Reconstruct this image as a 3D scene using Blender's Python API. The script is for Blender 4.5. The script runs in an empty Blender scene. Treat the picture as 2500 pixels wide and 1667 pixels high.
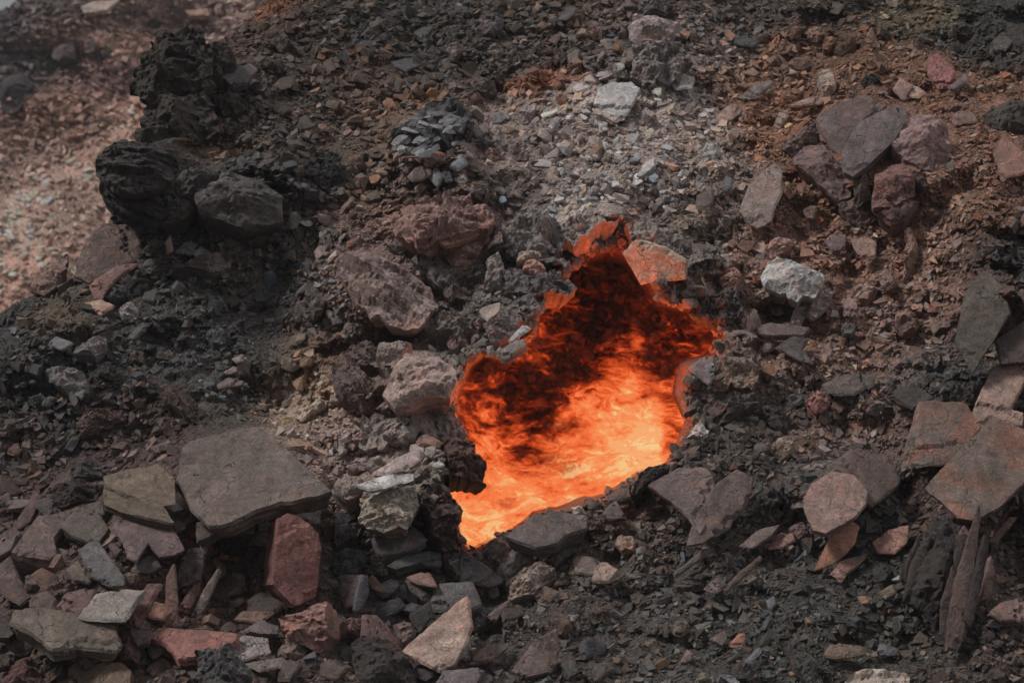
import bpy, math, random
import numpy as np
from mathutils import Vector, Matrix
from mathutils.geometry import delaunay_2d_cdt
from mathutils.bvhtree import BVHTree

SC = bpy.context.scene
COL = SC.collection
rng = np.random.default_rng(7)
random.seed(7)

# ------------------------------------------------------------------ camera, sky, sun, exposure
CAM_Y = -25.0
cam_d = bpy.data.cameras.new('camera')
cam = bpy.data.objects.new('camera', cam_d); COL.objects.link(cam)
cam.location = (0, CAM_Y, 0); cam.rotation_euler = (math.radians(90), 0, 0)
cam_d.lens = 90; cam_d.sensor_width = 36; cam_d.clip_end = 2000
cam_d.dof.use_dof = True; cam_d.dof.focus_distance = 24.0; cam_d.dof.aperture_fstop = 2.4
SC.camera = cam

SUN_EL, SUN_AZ = 50.0, -68.0          # degrees; azimuth from the camera side: from the upper left
world = bpy.data.worlds.new('World'); SC.world = world; world.use_nodes = True
wn = world.node_tree; bg = wn.nodes['Background']
sky = wn.nodes.new('ShaderNodeTexSky'); sky.sky_type = 'NISHITA'; sky.sun_disc = False
sky.sun_elevation = math.radians(SUN_EL); sky.sun_rotation = math.radians(180 + SUN_AZ)
sky.air_density = 1.0; sky.dust_density = 2.0; sky.ozone_density = 1.0
hsv = wn.nodes.new('ShaderNodeHueSaturation'); hsv.inputs['Saturation'].default_value = 0.18
wn.links.new(sky.outputs[0], hsv.inputs['Color']); wn.links.new(hsv.outputs[0], bg.inputs[0])
bg.inputs[1].default_value = 0.052
sun_d = bpy.data.lights.new('sun', 'SUN'); sun = bpy.data.objects.new('sun', sun_d); COL.objects.link(sun)
sun_d.energy = 2.0; sun_d.angle = math.radians(12); sun_d.color = (1.0, 0.97, 0.93)
el, az = math.radians(SUN_EL), math.radians(SUN_AZ)
sdir = Vector((math.cos(el) * math.sin(az), -math.cos(el) * math.cos(az), math.sin(el)))   # towards the sun
sun.rotation_euler = sdir.to_track_quat('Z', 'Y').to_euler()
SC.view_settings.view_transform = 'Standard'; SC.view_settings.look = 'None'
SC.view_settings.exposure = 0.15; SC.view_settings.gamma = 1.0; SC.view_settings.use_curve_mapping = False
SC.render.engine = 'CYCLES'
SC.cycles.use_denoising = True; SC.cycles.use_adaptive_sampling = True; SC.cycles.adaptive_threshold = 0.02; SC.cycles.adaptive_min_samples = 16
try: SC.cycles.denoiser = 'OPENIMAGEDENOISE'
except Exception: pass
SC.cycles.max_bounces = 4; SC.cycles.diffuse_bounces = 2; SC.cycles.glossy_bounces = 1
SC.cycles.transparent_max_bounces = 12; SC.cycles.volume_bounces = 0
SC.cycles.caustics_reflective = False; SC.cycles.caustics_refractive = False

# ------------------------------------------------------------------ helpers
ALB = 2.35        # photographed tone -> surface albedo
def lin(c):
    c = np.asarray(c, float) / 255.0
    return np.where(c <= 0.04045, c / 12.92, ((c + 0.055) / 1.055) ** 2.4)
def albedo(c): return np.clip(lin(c) * ALB, 0.006, 0.62)

def _hash(ix, iy, iz):
    h = (ix * 374761393 + iy * 668265263 + iz * 2147483647 + 1013904223) & 0xffffffff
    h = ((h ^ (h >> 13)) * 1274126177) & 0xffffffff
    h = ((h ^ (h >> 16)) * 2246822519) & 0xffffffff
    return ((h ^ (h >> 15)) & 0xffff) / 65535.0 * 2 - 1
def vnoise(x, y, z):
    ix, iy, iz = np.floor(x).astype(np.int64), np.floor(y).astype(np.int64), np.floor(z).astype(np.int64)
    fx, fy, fz = x - ix, y - iy, z - iz
    u, v, w = fx * fx * (3 - 2 * fx), fy * fy * (3 - 2 * fy), fz * fz * (3 - 2 * fz)
    r = 0
    for dx, wx in ((0, 1 - u), (1, u)):
        for dy, wy in ((0, 1 - v), (1, v)):
            for dz, wz in ((0, 1 - w), (1, w)):
                r = r + _hash(ix + dx, iy + dy, iz + dz) * wx * wy * wz
    return r
def fbm(x, y, z=0.0, oct=4, gain=0.5):
    x = np.asarray(x, float); y = np.asarray(y, float); z = np.zeros_like(x) + z
    a, s, r, t = 1.0, 1.0, 0, 0
    for k in range(oct):
        r = r + a * vnoise(x * s + 17.3 * k, y * s - 9.1 * k, z * s + 5.7 * k); t += a
        a *= gain; s *= 2.03
    return r / t

def fracture(x, z, freq, seed, tilt=0.5):
    """broken faces: every cell is a small tilted plane at its own height, with steps between cells"""
    x = x * freq; z = z * freq; ix, iz = np.floor(x).astype(np.int64), np.floor(z).astype(np.int64); best = np.full(x.shape, 1e9); val = np.zeros(x.shape)
    for dx in (-1, 0, 1):
        for dz in (-1, 0, 1):
            cx, cz = ix + dx, iz + dz; k = np.zeros_like(cx) + seed
            px, pz = cx + .5 + .5 * _hash(cx, cz, k), cz + .5 + .5 * _hash(cx, cz, k + 7); d = (x - px) ** 2 + (z - pz) ** 2
            v = _hash(cx, cz, k + 13) + tilt * (_hash(cx, cz, k + 19) * (x - px) + _hash(cx, cz, k + 29) * (z - pz)) * 2
            m = d < best; best = np.where(m, d, best); val = np.where(m, v, val)
    return val
def smooth(a, b, x):
    t = np.clip((x - a) / (b - a), 0, 1); return t * t * (3 - 2 * t)

# regions of the photograph that were measured: origin and scale
TILE = {'A': (0, 0), 'B': (820, 0), 'C': (1650, 0), 'D': (0, 550), 'E': (820, 450), 'F': (1650, 550),
        'G': (0, 1107), 'H': (820, 900), 'I': (1650, 1107), 'J': (820, 1250)}
TS = 2352 / 850.0
def P(t, pts):
    if t == 'O': return [(x / 0.9408, y / 0.9408) for x, y in pts]
    if t == 'K': return [(1050 + x / 1.86667, 520 + y / 1.86667) for x, y in pts]
    ox, oy = TILE[t]; return [(ox + x / TS, oy + y / TS) for x, y in pts]
def ray(px, py):            # direction with unit depth
    return np.array([(px - 1250) / 6250.0, 1.0, (833.5 - py) / 6250.0])
MPX = 1 / 250.0             # metres per photograph pixel at the pit
TM = MPX / TS               # metres per measured unit

# ------------------------------------------------------------------ the slope: depth y over (x, z)
ZK = [-30, -3.6, -2.6, -1.6, -0.8, 0.4, 1.6, 3.6, 30]
YK = [-50, -4.3, -2.65, -1.25, -0.5, 0.45, 1.6, 4.2, 42]
def ybase(x, z):
    return np.interp(z, ZK, YK) + 0.10 * x * 0
def w0(px, py):             # photograph point -> (x, z) on the plain slope
    d = ray(px, py); y = 0.0
    for _ in range(12):
        t = y - CAM_Y; y = 0.5 * y + 0.5 * float(ybase(d[0] * t, d[2] * t))
    t = y - CAM_Y
    return d[0] * t, d[2] * t
def W0(t, pts): return np.array([w0(*p) for p in P(t, pts)])

def poly_sdf(poly, x, z):   # positive inside
    n = len(poly); d = np.full(x.shape, 1e9); ins = np.zeros(x.shape, bool)
    for i in range(n):
        ax, az = poly[i]; bx, bz = poly[(i + 1) % n]
        ex, ez = bx - ax, bz - az
        t = np.clip(((x - ax) * ex + (z - az) * ez) / (ex * ex + ez * ez + 1e-12), 0, 1)
        d = np.minimum(d, np.hypot(x - ax - t * ex, z - az - t * ez))
        c = ((az > z) != (bz > z)) & (x < (bx - ax) * (z - az) / (bz - az + 1e-12) + ax)
        ins ^= c
    return np.where(ins, d, -d)

HOLE = W0('K', [(175, 1555), (140, 1500), (100, 1400), (60, 1300), (60, 1180), (90, 1050), (120, 930), (110, 830), (160, 690), (240, 625),
                (300, 655), (400, 615), (470, 540), (480, 440), (560, 370), (620, 270), (710, 200), (820, 165), (920, 190), (990, 270),
                (1030, 350), (1070, 400), (1160, 425), (1290, 475), (1330, 570), (1290, 660), (1190, 710), (1160, 830), (1195, 960),
                (1150, 1060), (1090, 1150), (960, 1190), (810, 1300), (640, 1350), (480, 1390), (400, 1450), (250, 1530)])
# silhouette of the near slope against the hillside behind
EDGE = W0('O', [(600, -60), (530, 20), (470, 60), (400, 75), (330, 95), (302, 140), (298, 200), (320, 235), (325, 262), (290, 300), (245, 322),
                (222, 355), (210, 420), (222, 480), (195, 540), (170, 600), (110, 640), (60, 665), (0, 690), (-120, 740), (-400, 860)])
EDGE_POLY = np.vstack([EDGE, [[-40, EDGE[-1][1] - 6], [-40, 30], [EDGE[0][0] + 9, 30]]])

FEAT = [  # photograph centre (O), radii, depth (m, negative = towards the viewer)
    (430, 170, 110, 100, -0.55), (320, 410, 110, 90, -0.75), (600, 430, 130, 70, -0.25), (290, 520, 80, 35, 0.55), (560, 590, 60, 40, -0.10),
    (740, 380, 40, 50, 0.18), (640, 640, 110, 170, 0.22), (990, 330, 90, 80, -0.30), (1010, 520, 110, 60, -0.30), (880, 650, 110, 60, -0.25),
    (920, 780, 60, 40, 0.40), (1100, 560, 40, 40, 0.35), (830, 820, 90, 60, -0.10), (960, 880, 90, 60, -0.25), (1180, 680, 80, 80, -0.15),
    (1400, 500, 90, 30, -0.30), (1550, 600, 120, 50, -0.10), (1480, 160, 90, 60, -0.15), (1420, 230, 60, 40, -0.10), (2020, 370, 170, 110, -0.25),
    (1760, 480, 80, 70, -0.12), (1830, 640, 90, 50, -0.18), (1780, 720, 50, 25, 0.35), (1700, 830, 60, 60, -0.15), (2260, 700, 90, 120, -0.30),
    (1440, 600, 60, 60, 0.16), (550, 1080, 170, 90, -0.40), (300, 1180, 180, 90, -0.35), (150, 1350, 180, 90, -0.30), (680, 1290, 70, 90, -0.20), (550, 1330, 60, 60, 0.18),
    (930, 1130, 100, 60, -0.35), (1050, 1060, 60, 50, -0.30), (1280, 1200, 130, 40, -0.25), (1600, 1120, 90, 60, -0.25), (1500, 1180, 60, 40, 0.1),
    (1930, 1130, 100, 60, -0.25), (2250, 1080, 110, 110, -0.45), (2210, 1330, 70, 150, -0.25), (2330, 1250, 60, 80, 0.25), (900, 1450, 80, 70, 0.2),
    (1450, 1450, 40, 60, 0.1), (620, 930, 90, 60, 0.22), (1000, 1000, 110, 60, -0.12), (2080, 1140, 40, 30, 0.2)]
FEATW = [(*w0(x / .9408, y / .9408), rx / .9408 * MPX, rz / .9408 * MPX, d) for x, y, rx, rz, d in FEAT]
SMOOTH_AREAS = [(*w0(x / .9408, y / .9408), rx / .9408 * MPX, rz / .9408 * MPX) for x, y, rx, rz in
                ((620, 620, 90, 170), (660, 920, 80, 70), (1420, 330, 200, 80))]
CRAG = [(*w0(x / .9408, y / .9408), rx / .9408 * MPX, rz / .9408 * MPX) for x, y, rx, rz in
        ((430, 160, 120, 100), (310, 420, 110, 120), (600, 430, 120, 70), (1000, 480, 130, 110), (850, 850, 130, 110), (1230, 620, 130, 90), (1000, 320, 100, 80), (2300, 640, 90, 140), (1050, 1080, 80, 80), (1550, 590, 140, 60))]
def craggy(x, z):
    a = np.zeros_like(x)
    for cx, cz, rx, rz in CRAG: a = np.maximum(a, np.exp(-((x - cx) / rx) ** 4 - ((z - cz) / rz) ** 4))
    return a
def yslope(x, z, detail=True, hole=True):
    y = ybase(x, z)
    for fx, fz, rx, rz, d in FEATW:
        q = ((x - fx) / rx) ** 2 + ((z - fz) / rz) ** 2
        m = q < 9
        if m.any(): y = y + np.where(m, 1.9 * d * np.exp(-q), 0)
    y = y + 0.62 * fbm(x * 0.6, z * 0.8, 3.1, 3)
    sm = np.zeros_like(x)
    for fx, fz, rx, rz in SMOOTH_AREAS:
        sm = np.maximum(sm, np.exp(-((x - fx) / rx) ** 2 - ((z - fz) / rz) ** 2))
    hs = poly_sdf(HOLE, x, z)
    if detail:
        k = 1 - 0.5 * sm
        lump = 1 - np.abs(fbm(x * 2.1, z * 3.0, 7.7, 3)) * 2
        y = y - k * 0.16 * lump + k * 0.13 * fbm(x * 4.3, z * 6.5, 1.2, 3) + k * 0.45 * (np.abs(fbm(x * 1.15 + 4, z * 1.5, 8.8, 4, .55)) - .2)
        fine = np.abs(fbm(x * 13, z * 17, 4.4, 3))
        y = y + k * 0.055 * fine + 0.030 * k * fbm(x * 30, z * 42, 9.4, 2)
        st = fbm(x * 1.2, z * 9, 2.2, 3)
        y = y + 0.05 * k * (np.floor(st * 5) / 5)
        cg = craggy(x, z); wx, wz = x + .06 * fbm(x * 6, z * 6, 3, 2), z + .06 * fbm(x * 6, z * 6, 9, 2)
        y = y + (0.035 * k + 0.10 * cg) * fracture(wx, wz * 1.3, 3.1, 5) + (0.018 * k + 0.035 * cg) * fracture(wx, wz * 1.3, 8.3, 11)
        bl = np.abs(fbm(x * 2.3 + .3 * fbm(x * 3, z * 3, 1, 2), z * 2.9, 6.6, 4, 0.6))
        y = y + cg * (0.75 * (bl - .25) + 0.45 * np.floor(fbm(x * 1.1, z * 4.2, 12.5, 3) * 4) / 4 + 0.10 * np.abs(fbm(x * 9, z * 11, 2.5, 3)))
    # the burning pit: the wall falls back behind the rim
    n1 = fbm(x * 3.0, z * 3.0, 5.0, 3) if detail else 0
    if hole: y = y + 1.55 * smooth(0.0, 1.0, (hs + 0.04 * n1) / (0.03 + 0.05 * smooth(-1.1, -0.15, z))) + 0.9 * smooth(0.02, 0.5, hs + 0.08 * n1) + np.where(hs > 0, 0.35 * n1 + 0.22 * np.abs(fbm(x * 8, z * 9, 3.0, 3)), 0)
    if hole: y = y - 0.22 * np.exp(-(hs / 0.22) ** 2) * (hs < 0) * smooth(-1.3, -0.3, z + 0.35 * x)
    # turning away at the silhouette
    es = -poly_sdf(EDGE_POLY, x, z)
    return y + 1.3 * np.clip(1 - es / 0.8, 0, 1) ** 2

# grid lines, dense in view, stretching outward
def lines(lo, hi, step, far_lo, far_hi):
    core = np.arange(lo, hi + step * .5, step); out = [core]
    a, s = hi, step
    up = []
    while a < far_hi: s *= 1.18; a += s; up.append(a)
    a, s = lo, step; dn = []
    while a > far_lo: s *= 1.18; a -= s; dn.append(a)
    return np.array(dn[::-1] + list(core) + up)
GX = lines(-5.3, 6.0, 0.020, -16, 40); GZ = lines(-3.7, 4.1, 0.0185, -18, 16)
MX, MZ = np.meshgrid(GX, GZ)
MY = yslope(MX.ravel(), MZ.ravel()).reshape(MX.shape)
ES = (-poly_sdf(EDGE_POLY, MX.ravel(), MZ.ravel())).reshape(MX.shape)
ES = ES + 0.05 * fbm(MX.ravel() * 4, MZ.ravel() * 4, 0.3, 4).reshape(MX.shape)
HS = poly_sdf(HOLE, MX.ravel(), MZ.ravel()).reshape(MX.shape)

# colours of soil and stone over the slope (photograph positions)
ZONES = [
 (600,60,150,80,(70,55,48)),(590,25,70,30,(112,72,50)),(800,60,200,80,(56,52,50)),(1000,60,200,90,(58,54,52)),(1250,50,150,70,(66,57,52)),(1350,130,150,60,(64,56,52)),
 (1280,190,60,35,(104,68,50)),(1050,240,50,25,(88,68,54)),(1600,90,120,60,(84,76,73)),(1750,40,150,50,(60,53,50)),(2000,30,150,50,(62,55,50)),(2150,40,80,40,(86,78,66)),
 (2300,60,90,80,(48,46,45)),(2150,110,80,40,(50,47,45)),(1900,90,100,40,(84,64,53)),(2000,140,120,50,(90,69,58)),(1750,180,150,70,(92,72,61)),(2200,230,120,60,(94,72,62)),
 (1500,130,100,60,(112,106,104)),(1450,220,110,80,(128,118,115)),(1400,330,180,80,(114,104,99)),(1550,300,120,100,(112,102,98)),(1450,420,120,60,(106,98,95)),(1250,330,100,60,(98,88,84)),
 (1650,400,100,80,(100,88,82)),(1620,500,80,50,(90,80,74)),(1780,260,110,70,(104,77,63)),(1850,420,100,60,(92,68,56)),(430,160,130,110,(44,39,36)),(600,180,100,80,(56,52,50)),
 (650,300,120,70,(60,54,50)),(480,330,40,25,(84,67,52)),(820,200,120,60,(70,58,52)),(800,330,120,60,(78,66,60)),(880,300,40,40,(84,68,54)),(850,420,80,60,(74,64,58)),
 (740,380,45,55,(38,38,38)),(600,430,120,70,(60,58,58)),(300,400,100,80,(50,48,48)),(600,570,110,90,(62,58,56)),(640,700,80,80,(60,58,57)),(480,560,80,50,(72,68,64)),
 (350,700,150,60,(60,57,55)),(150,800,160,80,(52,51,51)),(180,740,70,30,(80,68,56)),(400,800,150,80,(56,55,55)),(100,950,140,80,(48,46,46)),(300,950,120,60,(58,48,45)),
 (550,880,90,60,(60,58,56)),(130,1030,140,50,(58,48,46)),(700,820,60,60,(96,77,63)),(650,930,70,60,(106,93,84)),(730,930,40,40,(130,111,98)),(1000,380,80,60,(98,84,80)),
 (1000,520,120,60,(110,86,79)),(1150,420,100,50,(84,77,74)),(900,600,100,60,(92,80,76)),(1150,560,80,60,(74,70,69)),(1230,640,100,60,(84,80,79)),(1350,500,70,30,(120,112,108)),(1460,570,45,40,(84,52,44)),
 (1500,560,100,40,(90,84,81)),(1050,700,80,60,(84,77,74)),(800,760,70,60,(84,72,68)),(900,950,80,60,(112,100,96)),(1000,930,60,50,(94,86,81)),(850,1010,90,50,(110,95,90)),
 (950,1060,70,40,(98,90,84)),(1080,1050,50,40,(60,44,40)),(1900,560,120,50,(106,82,72)),(2000,650,140,80,(108,86,77)),(1850,800,120,60,(98,80,73)),(2050,780,120,60,(95,80,74)),
 (1700,850,60,70,(102,90,82)),(2300,580,90,70,(44,43,43)),(2200,500,80,40,(98,76,65)),(2250,400,90,60,(94,72,62)),(2150,850,80,60,(58,56,56)),(1780,920,120,50,(60,56,54)),
 (1950,960,120,50,(86,70,64)),(1680,1030,90,40,(62,56,53)),(1900,1020,100,40,(84,73,69)),(1700,1150,100,60,(60,55,53)),(1900,1100,80,40,(66,62,60)),(1450,1250,120,60,(76,66,60)),
 (1600,1350,200,80,(58,55,53)),(1350,1400,120,60,(66,60,58)),(1800,1300,150,60,(62,57,55)),(2000,1350,160,80,(56,54,52)),(1700,1480,200,80,(54,53,52)),(2000,1480,150,60,(58,55,51)),
 (2280,1320,80,100,(60,50,47)),(2250,1500,100,60,(62,54,51)),(1450,1500,120,60,(64,59,56)),(200,1200,200,100,(72,62,59)),(500,1300,150,80,(76,60,52)),(150,1400,200,100,(70,60,56)),
 (600,1450,200,80,(70,60,57)),(900,1300,150,80,(60,56,55)),(900,1480,150,80,(58,52,50))]
ZW = np.array([(*w0(x / .9408, y / .9408), rx / .9408 * MPX, rz / .9408 * MPX) for x, y, rx, rz, c in ZONES])
ZC = np.array([albedo(c) * (1.16 if sum(c) > 290 else 1.0) for *_, c in ZONES]); ZC = np.clip(ZC.mean(1, keepdims=True) + (ZC - ZC.mean(1, keepdims=True)) * 1.0, .006, .6)
def zone_colour(x, z, warp=True):
    if warp:
        x, z = x + 0.55 * fbm(x * 1.9, z * 1.9, 11.0, 5, 0.65), z + 0.45 * fbm(x * 1.9, z * 1.9, 23.0, 5, 0.65)
    acc = np.zeros((x.size, 3)); w = np.full(x.size, 1e-9)
    for (cx, cz, rx, rz), c in zip(ZW, ZC):
        q = ((x - cx) / rx) ** 2 + ((z - cz) / rz) ** 2
        g = np.exp(-0.9 * q) + 1e-4 / (1 + q); w += g; acc += g[:, None] * c
    return acc / w[:, None]

# ------------------------------------------------------------------ materials
def nt(name):
    m = bpy.data.materials.new(name); m.use_nodes = True
    t = m.node_tree; return m, t, t.nodes['Principled BSDF'], t.nodes, t.links
def noise(N, L, vec, scale, detail=6, rough=0.6, dist=0.0):
    n = N.new('ShaderNodeTexNoise'); n.inputs['Scale'].default_value = scale; n.inputs['Detail'].default_value = detail
    n.inputs['Roughness'].default_value = rough; n.inputs['Distortion'].default_value = dist
    L.new(vec, n.inputs['Vector']); return n.outputs['Fac']
def mrange(N, L, v, a, b, c, d):
    n = N.new('ShaderNodeMapRange'); L.new(v, n.inputs[0])
    for i, q in enumerate((a, b, c, d)): n.inputs[i + 1].default_value = q
    return n.outputs[0]
def math_(N, L, op, a, b=None):
    n = N.new('ShaderNodeMath'); n.operation = op
    for i, q in enumerate((a, b)):
        if q is None: continue
        if isinstance(q, (int, float)): n.inputs[i].default_value = q
        else: L.new(q, n.inputs[i])
    return n.outputs[0]
def mixc(N, L, mode, fac, a, b):
    n = N.new('ShaderNodeMix'); n.data_type = 'RGBA'; n.blend_type = mode
    for s, q in ((0, fac), (6, a), (7, b)):
        if isinstance(q, (int, float)): n.inputs[s].default_value = q
        elif isinstance(q, tuple): n.inputs[s].default_value = (*q, 1)
        else: L.new(q, n.inputs[s])
    return n.outputs[2]
def bump(N, L, h, strength, dist, prev=None):
    n = N.new('ShaderNodeBump'); n.inputs['Strength'].default_value = strength; n.inputs['Distance'].default_value = dist
    L.new(h, n.inputs['Height'])
    if prev is not None: L.new(prev, n.inputs['Normal'])
    return n.outputs[0]

def rock_material(name, from_object, strata=(4, 4, 34), strata_amt=0.5, cracks=0.0, rust=0.5, rscale=3.7, rcol=(1.6, 0.98, 0.70), rough=1.0):
    m, t, B, N, L = nt(name)
    tc = N.new('ShaderNodeTexCoord'); oi = N.new('ShaderNodeObjectInfo')
    off = N.new('ShaderNodeVectorMath'); off.operation = 'ADD'
    sc_ = N.new('ShaderNodeVectorMath'); sc_.operation = 'SCALE'; sc_.inputs[0].default_value = (37, 53, 71); L.new(oi.outputs['Random'], sc_.inputs['Scale'])
    L.new(tc.outputs['Object'], off.inputs[0]); L.new(sc_.outputs[0], off.inputs[1]); V = off.outputs[0]
    if from_object: base = oi.outputs['Color']
    else:
        at = N.new('ShaderNodeAttribute'); at.attribute_name = 'Col'; base = at.outputs['Color']
    n1 = noise(N, L, V, 2.6, 4, 0.6, 0.4); n2 = noise(N, L, V, 10, 5, 0.72, 0.3); n3 = noise(N, L, V, 48, 3, 0.75)
    v = math_(N, L, 'MULTIPLY', mrange(N, L, n1, 0.3, 0.7, 0.64, 1.26), mrange(N, L, n2, 0.3, 0.7, 0.52, 1.42))
    v = math_(N, L, 'MULTIPLY', v, mrange(N, L, n3, 0.3, 0.7, 0.66, 1.32))
    mul = N.new('ShaderNodeVectorMath'); mul.operation = 'SCALE'; L.new(base, mul.inputs[0]); L.new(v, mul.inputs['Scale'])
    c = mul.outputs[0]
    # rusty weathering and pale mineral bloom in patches of the stone itself
    rp = mrange(N, L, noise(N, L, V, rscale, 5, 0.66, 0.8), 0.50, 0.70, 0.0, rust)
    rc = mixc(N, L, 'MULTIPLY', 1.0, c, rcol); c = mixc(N, L, 'MIX', rp, c, rc)
    pv = N.new('ShaderNodeVectorMath'); pv.operation = 'ADD'; L.new(V, pv.inputs[0]); pv.inputs[1].default_value = (9, 3, 5)
    pp = mrange(N, L, noise(N, L, pv.outputs[0], 6.5, 5, 0.75, 0.5), 0.60, 0.78, 0.0, 0.55)
    pc = mixc(N, L, 'MULTIPLY', 1.0, c, (1.65, 1.58, 1.55)); c = mixc(N, L, 'MIX', pp, c, pc)
    mp = N.new('ShaderNodeMapping'); mp.inputs['Scale'].default_value = strata; L.new(V, mp.inputs['Vector'])
    st = noise(N, L, mp.outputs[0], 2.2, 4, 0.65, 0.35)
    c2 = mixc(N, L, 'MULTIPLY', mrange(N, L, st, 0.40, 0.52, 0.55 * strata_amt, 0.0), c, (0.62, 0.58, 0.56)); c = c2
    nb = bump(N, L, st, 0.75 * strata_amt + 0.15, 0.020)
    nb = bump(N, L, n2, 0.8, 0.035 * rough, nb); nb = bump(N, L, n3, 0.7, 0.010, nb)
    if cracks:
        vo = N.new('ShaderNodeTexVoronoi'); vo.feature = 'DISTANCE_TO_EDGE'; vo.inputs['Scale'].default_value = 2.6
        w = N.new('ShaderNodeTexNoise'); w.inputs['Scale'].default_value = 5; w.inputs['Detail'].default_value = 3; L.new(V, w.inputs['Vector'])
        wv = N.new('ShaderNodeVectorMath'); wv.operation = 'SCALE'; wv.inputs['Scale'].default_value = 0.35; L.new(w.outputs['Color'], wv.inputs[0])
        wa = N.new('ShaderNodeVectorMath'); wa.operation = 'ADD'; L.new(V, wa.inputs[0]); L.new(wv.outputs[0], wa.inputs[1])
        L.new(wa.outputs[0], vo.inputs['Vector'])
        cr = mrange(N, L, vo.outputs['Distance'], 0.0, 0.011, 1.0, 0.0)
        v2 = N.new('ShaderNodeTexVoronoi'); v2.feature = 'DISTANCE_TO_EDGE'; v2.inputs['Scale'].default_value = 8.0; L.new(wa.outputs[0], v2.inputs['Vector'])
        c2_ = math_(N, L, 'MULTIPLY', mrange(N, L, v2.outputs['Distance'], 0.0, 0.03, 0.75, 0.0), mrange(N, L, n2, 0.50, 0.60, 0.0, 1.0))
        gate = mrange(N, L, n1, 0.46, 0.54, 0.0, 1.0); cr = math_(N, L, 'MAXIMUM', math_(N, L, 'MULTIPLY', cr, gate), c2_)
        c = mixc(N, L, 'MIX', math_(N, L, 'MULTIPLY', cr, cracks), c, (0.012, 0.010, 0.009))
        nb = bump(N, L, math_(N, L, 'SUBTRACT', 1.0, cr), 0.8, 0.014, nb)
    L.new(c, B.inputs['Base Color']); L.new(nb, B.inputs['Normal'])
    L.new(mrange(N, L, n2, 0.3, 0.7, 0.62, 0.92), B.inputs['Roughness']); B.inputs['Specular IOR Level'].default_value = 0.38
    return m
M_SLAB = rock_material('shale_slab', True, (4, 4, 40), 0.55, 0.9, 0.35, rough=0.75)
M_ROCK = rock_material('shale_rock', True, (5, 5, 26), 0.7, 0.35, 0.5)
M_STRI = rock_material('striated_rock', True, (2.2, 16, 30), 1.15, 0.0, 0.5)
M_LUMP = rock_material('clinker', True, (9, 9, 9), 0.6, 0.0, 0.35)

def soil_material():
    m, t, B, N, L = nt('burnt_soil')
    tc = N.new('ShaderNodeTexCoord'); V = tc.outputs['Object']
    at = N.new('ShaderNodeAttribute'); at.attribute_name = 'Col'
    n1 = noise(N, L, V, 2.6, 5, 0.65, 0.5); n2 = noise(N, L, V, 24, 5, 0.75)
    vo = N.new('ShaderNodeTexVoronoi'); vo.inputs['Scale'].default_value = 52; L.new(V, vo.inputs['Vector'])
    sep = N.new('ShaderNodeSeparateColor'); L.new(vo.outputs['Color'], sep.inputs[0])
    v = math_(N, L, 'MULTIPLY', mrange(N, L, n1, 0.3, 0.7, 0.62, 1.25), mrange(N, L, n2, 0.3, 0.7, 0.55, 1.35))
    v = math_(N, L, 'MULTIPLY', v, mrange(N, L, sep.outputs[0], 0, 1, 0.50, 1.40))
    mul = N.new('ShaderNodeVectorMath'); mul.operation = 'SCALE'; L.new(at.outputs['Color'], mul.inputs[0]); L.new(v, mul.inputs['Scale'])
    c = mul.outputs[0]
    c = mixc(N, L, 'MIX', mrange(N, L, sep.outputs[1], 0.55, 0.9, 0.0, 0.4), c, mixc(N, L, 'MULTIPLY', 1.0, c, (1.35, 1.0, 0.78)))
    nb = bump(N, L, vo.outputs['Distance'], 0.9, -0.014); nb = bump(N, L, n2, 0.8, 0.025, nb)
    L.new(c, B.inputs['Base Color']); L.new(nb, B.inputs['Normal']); B.inputs['Roughness'].default_value = 0.92
    B.inputs['Specular IOR Level'].default_value = 0.25
    return m
def chip_material():
    m, t, B, N, L = nt('shale_chip')
    tc = N.new('ShaderNodeTexCoord'); V = tc.outputs['Object']
    at = N.new('ShaderNodeAttribute'); at.attribute_name = 'Col'
    n1 = noise(N, L, V, 22, 4, 0.7)
    mul = N.new('ShaderNodeVectorMath'); mul.operation = 'SCALE'; L.new(at.outputs['Color'], mul.inputs[0]); L.new(mrange(N, L, n1, 0.3, 0.7, 0.6, 1.35), mul.inputs['Scale'])
    L.new(mul.outputs[0], B.inputs['Base Color']); L.new(bump(N, L, n1, 0.8, 0.02), B.inputs['Normal']); B.inputs['Roughness'].default_value = 0.8
    B.inputs['Specular IOR Level'].default_value = 0.35
    return m
M_CHIP = chip_material()
M_SOIL = soil_material()

# ------------------------------------------------------------------ mesh helpers
def tri_mesh(name, verts, tris, mat, colours=None):
    me = bpy.data.meshes.new(name); nv, nt_ = len(verts), len(tris)
    me.vertices.add(nv); me.vertices.foreach_set('co', np.ascontiguousarray(verts, np.float32).ravel())
    me.loops.add(nt_ * 3); me.loops.foreach_set('vertex_index', np.ascontiguousarray(tris, np.int32).ravel())
    me.polygons.add(nt_); me.polygons.foreach_set('loop_start', np.arange(0, nt_ * 3, 3, dtype=np.int32))
    me.update(calc_edges=True); me.shade_flat()
    if colours is not None:
        a = me.color_attributes.new('Col', 'FLOAT_COLOR', 'POINT')
        a.data.foreach_set('color', np.hstack([colours, np.ones((nv, 1))]).astype(np.float32).ravel())
    me.materials.append(mat); return me
def link(name, me, kind=None, parent=None):
    o = bpy.data.objects.new(name, me); COL.objects.link(o)
    if kind: o['kind'] = kind
    if parent: o.parent = parent
    return o
def grid_tris(keep):
    h, w = keep.shape; idx = np.arange(h * w).reshape(h, w)
    q = keep[:-1, :-1] & keep[1:, :-1] & keep[:-1, 1:] & keep[1:, 1:]
    a, b, c, d = idx[:-1, :-1][q], idx[:-1, 1:][q], idx[1:, 1:][q], idx[1:, :-1][q]
    return np.vstack([np.stack([a, b, c], 1), np.stack([a, c, d], 1)])

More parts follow.
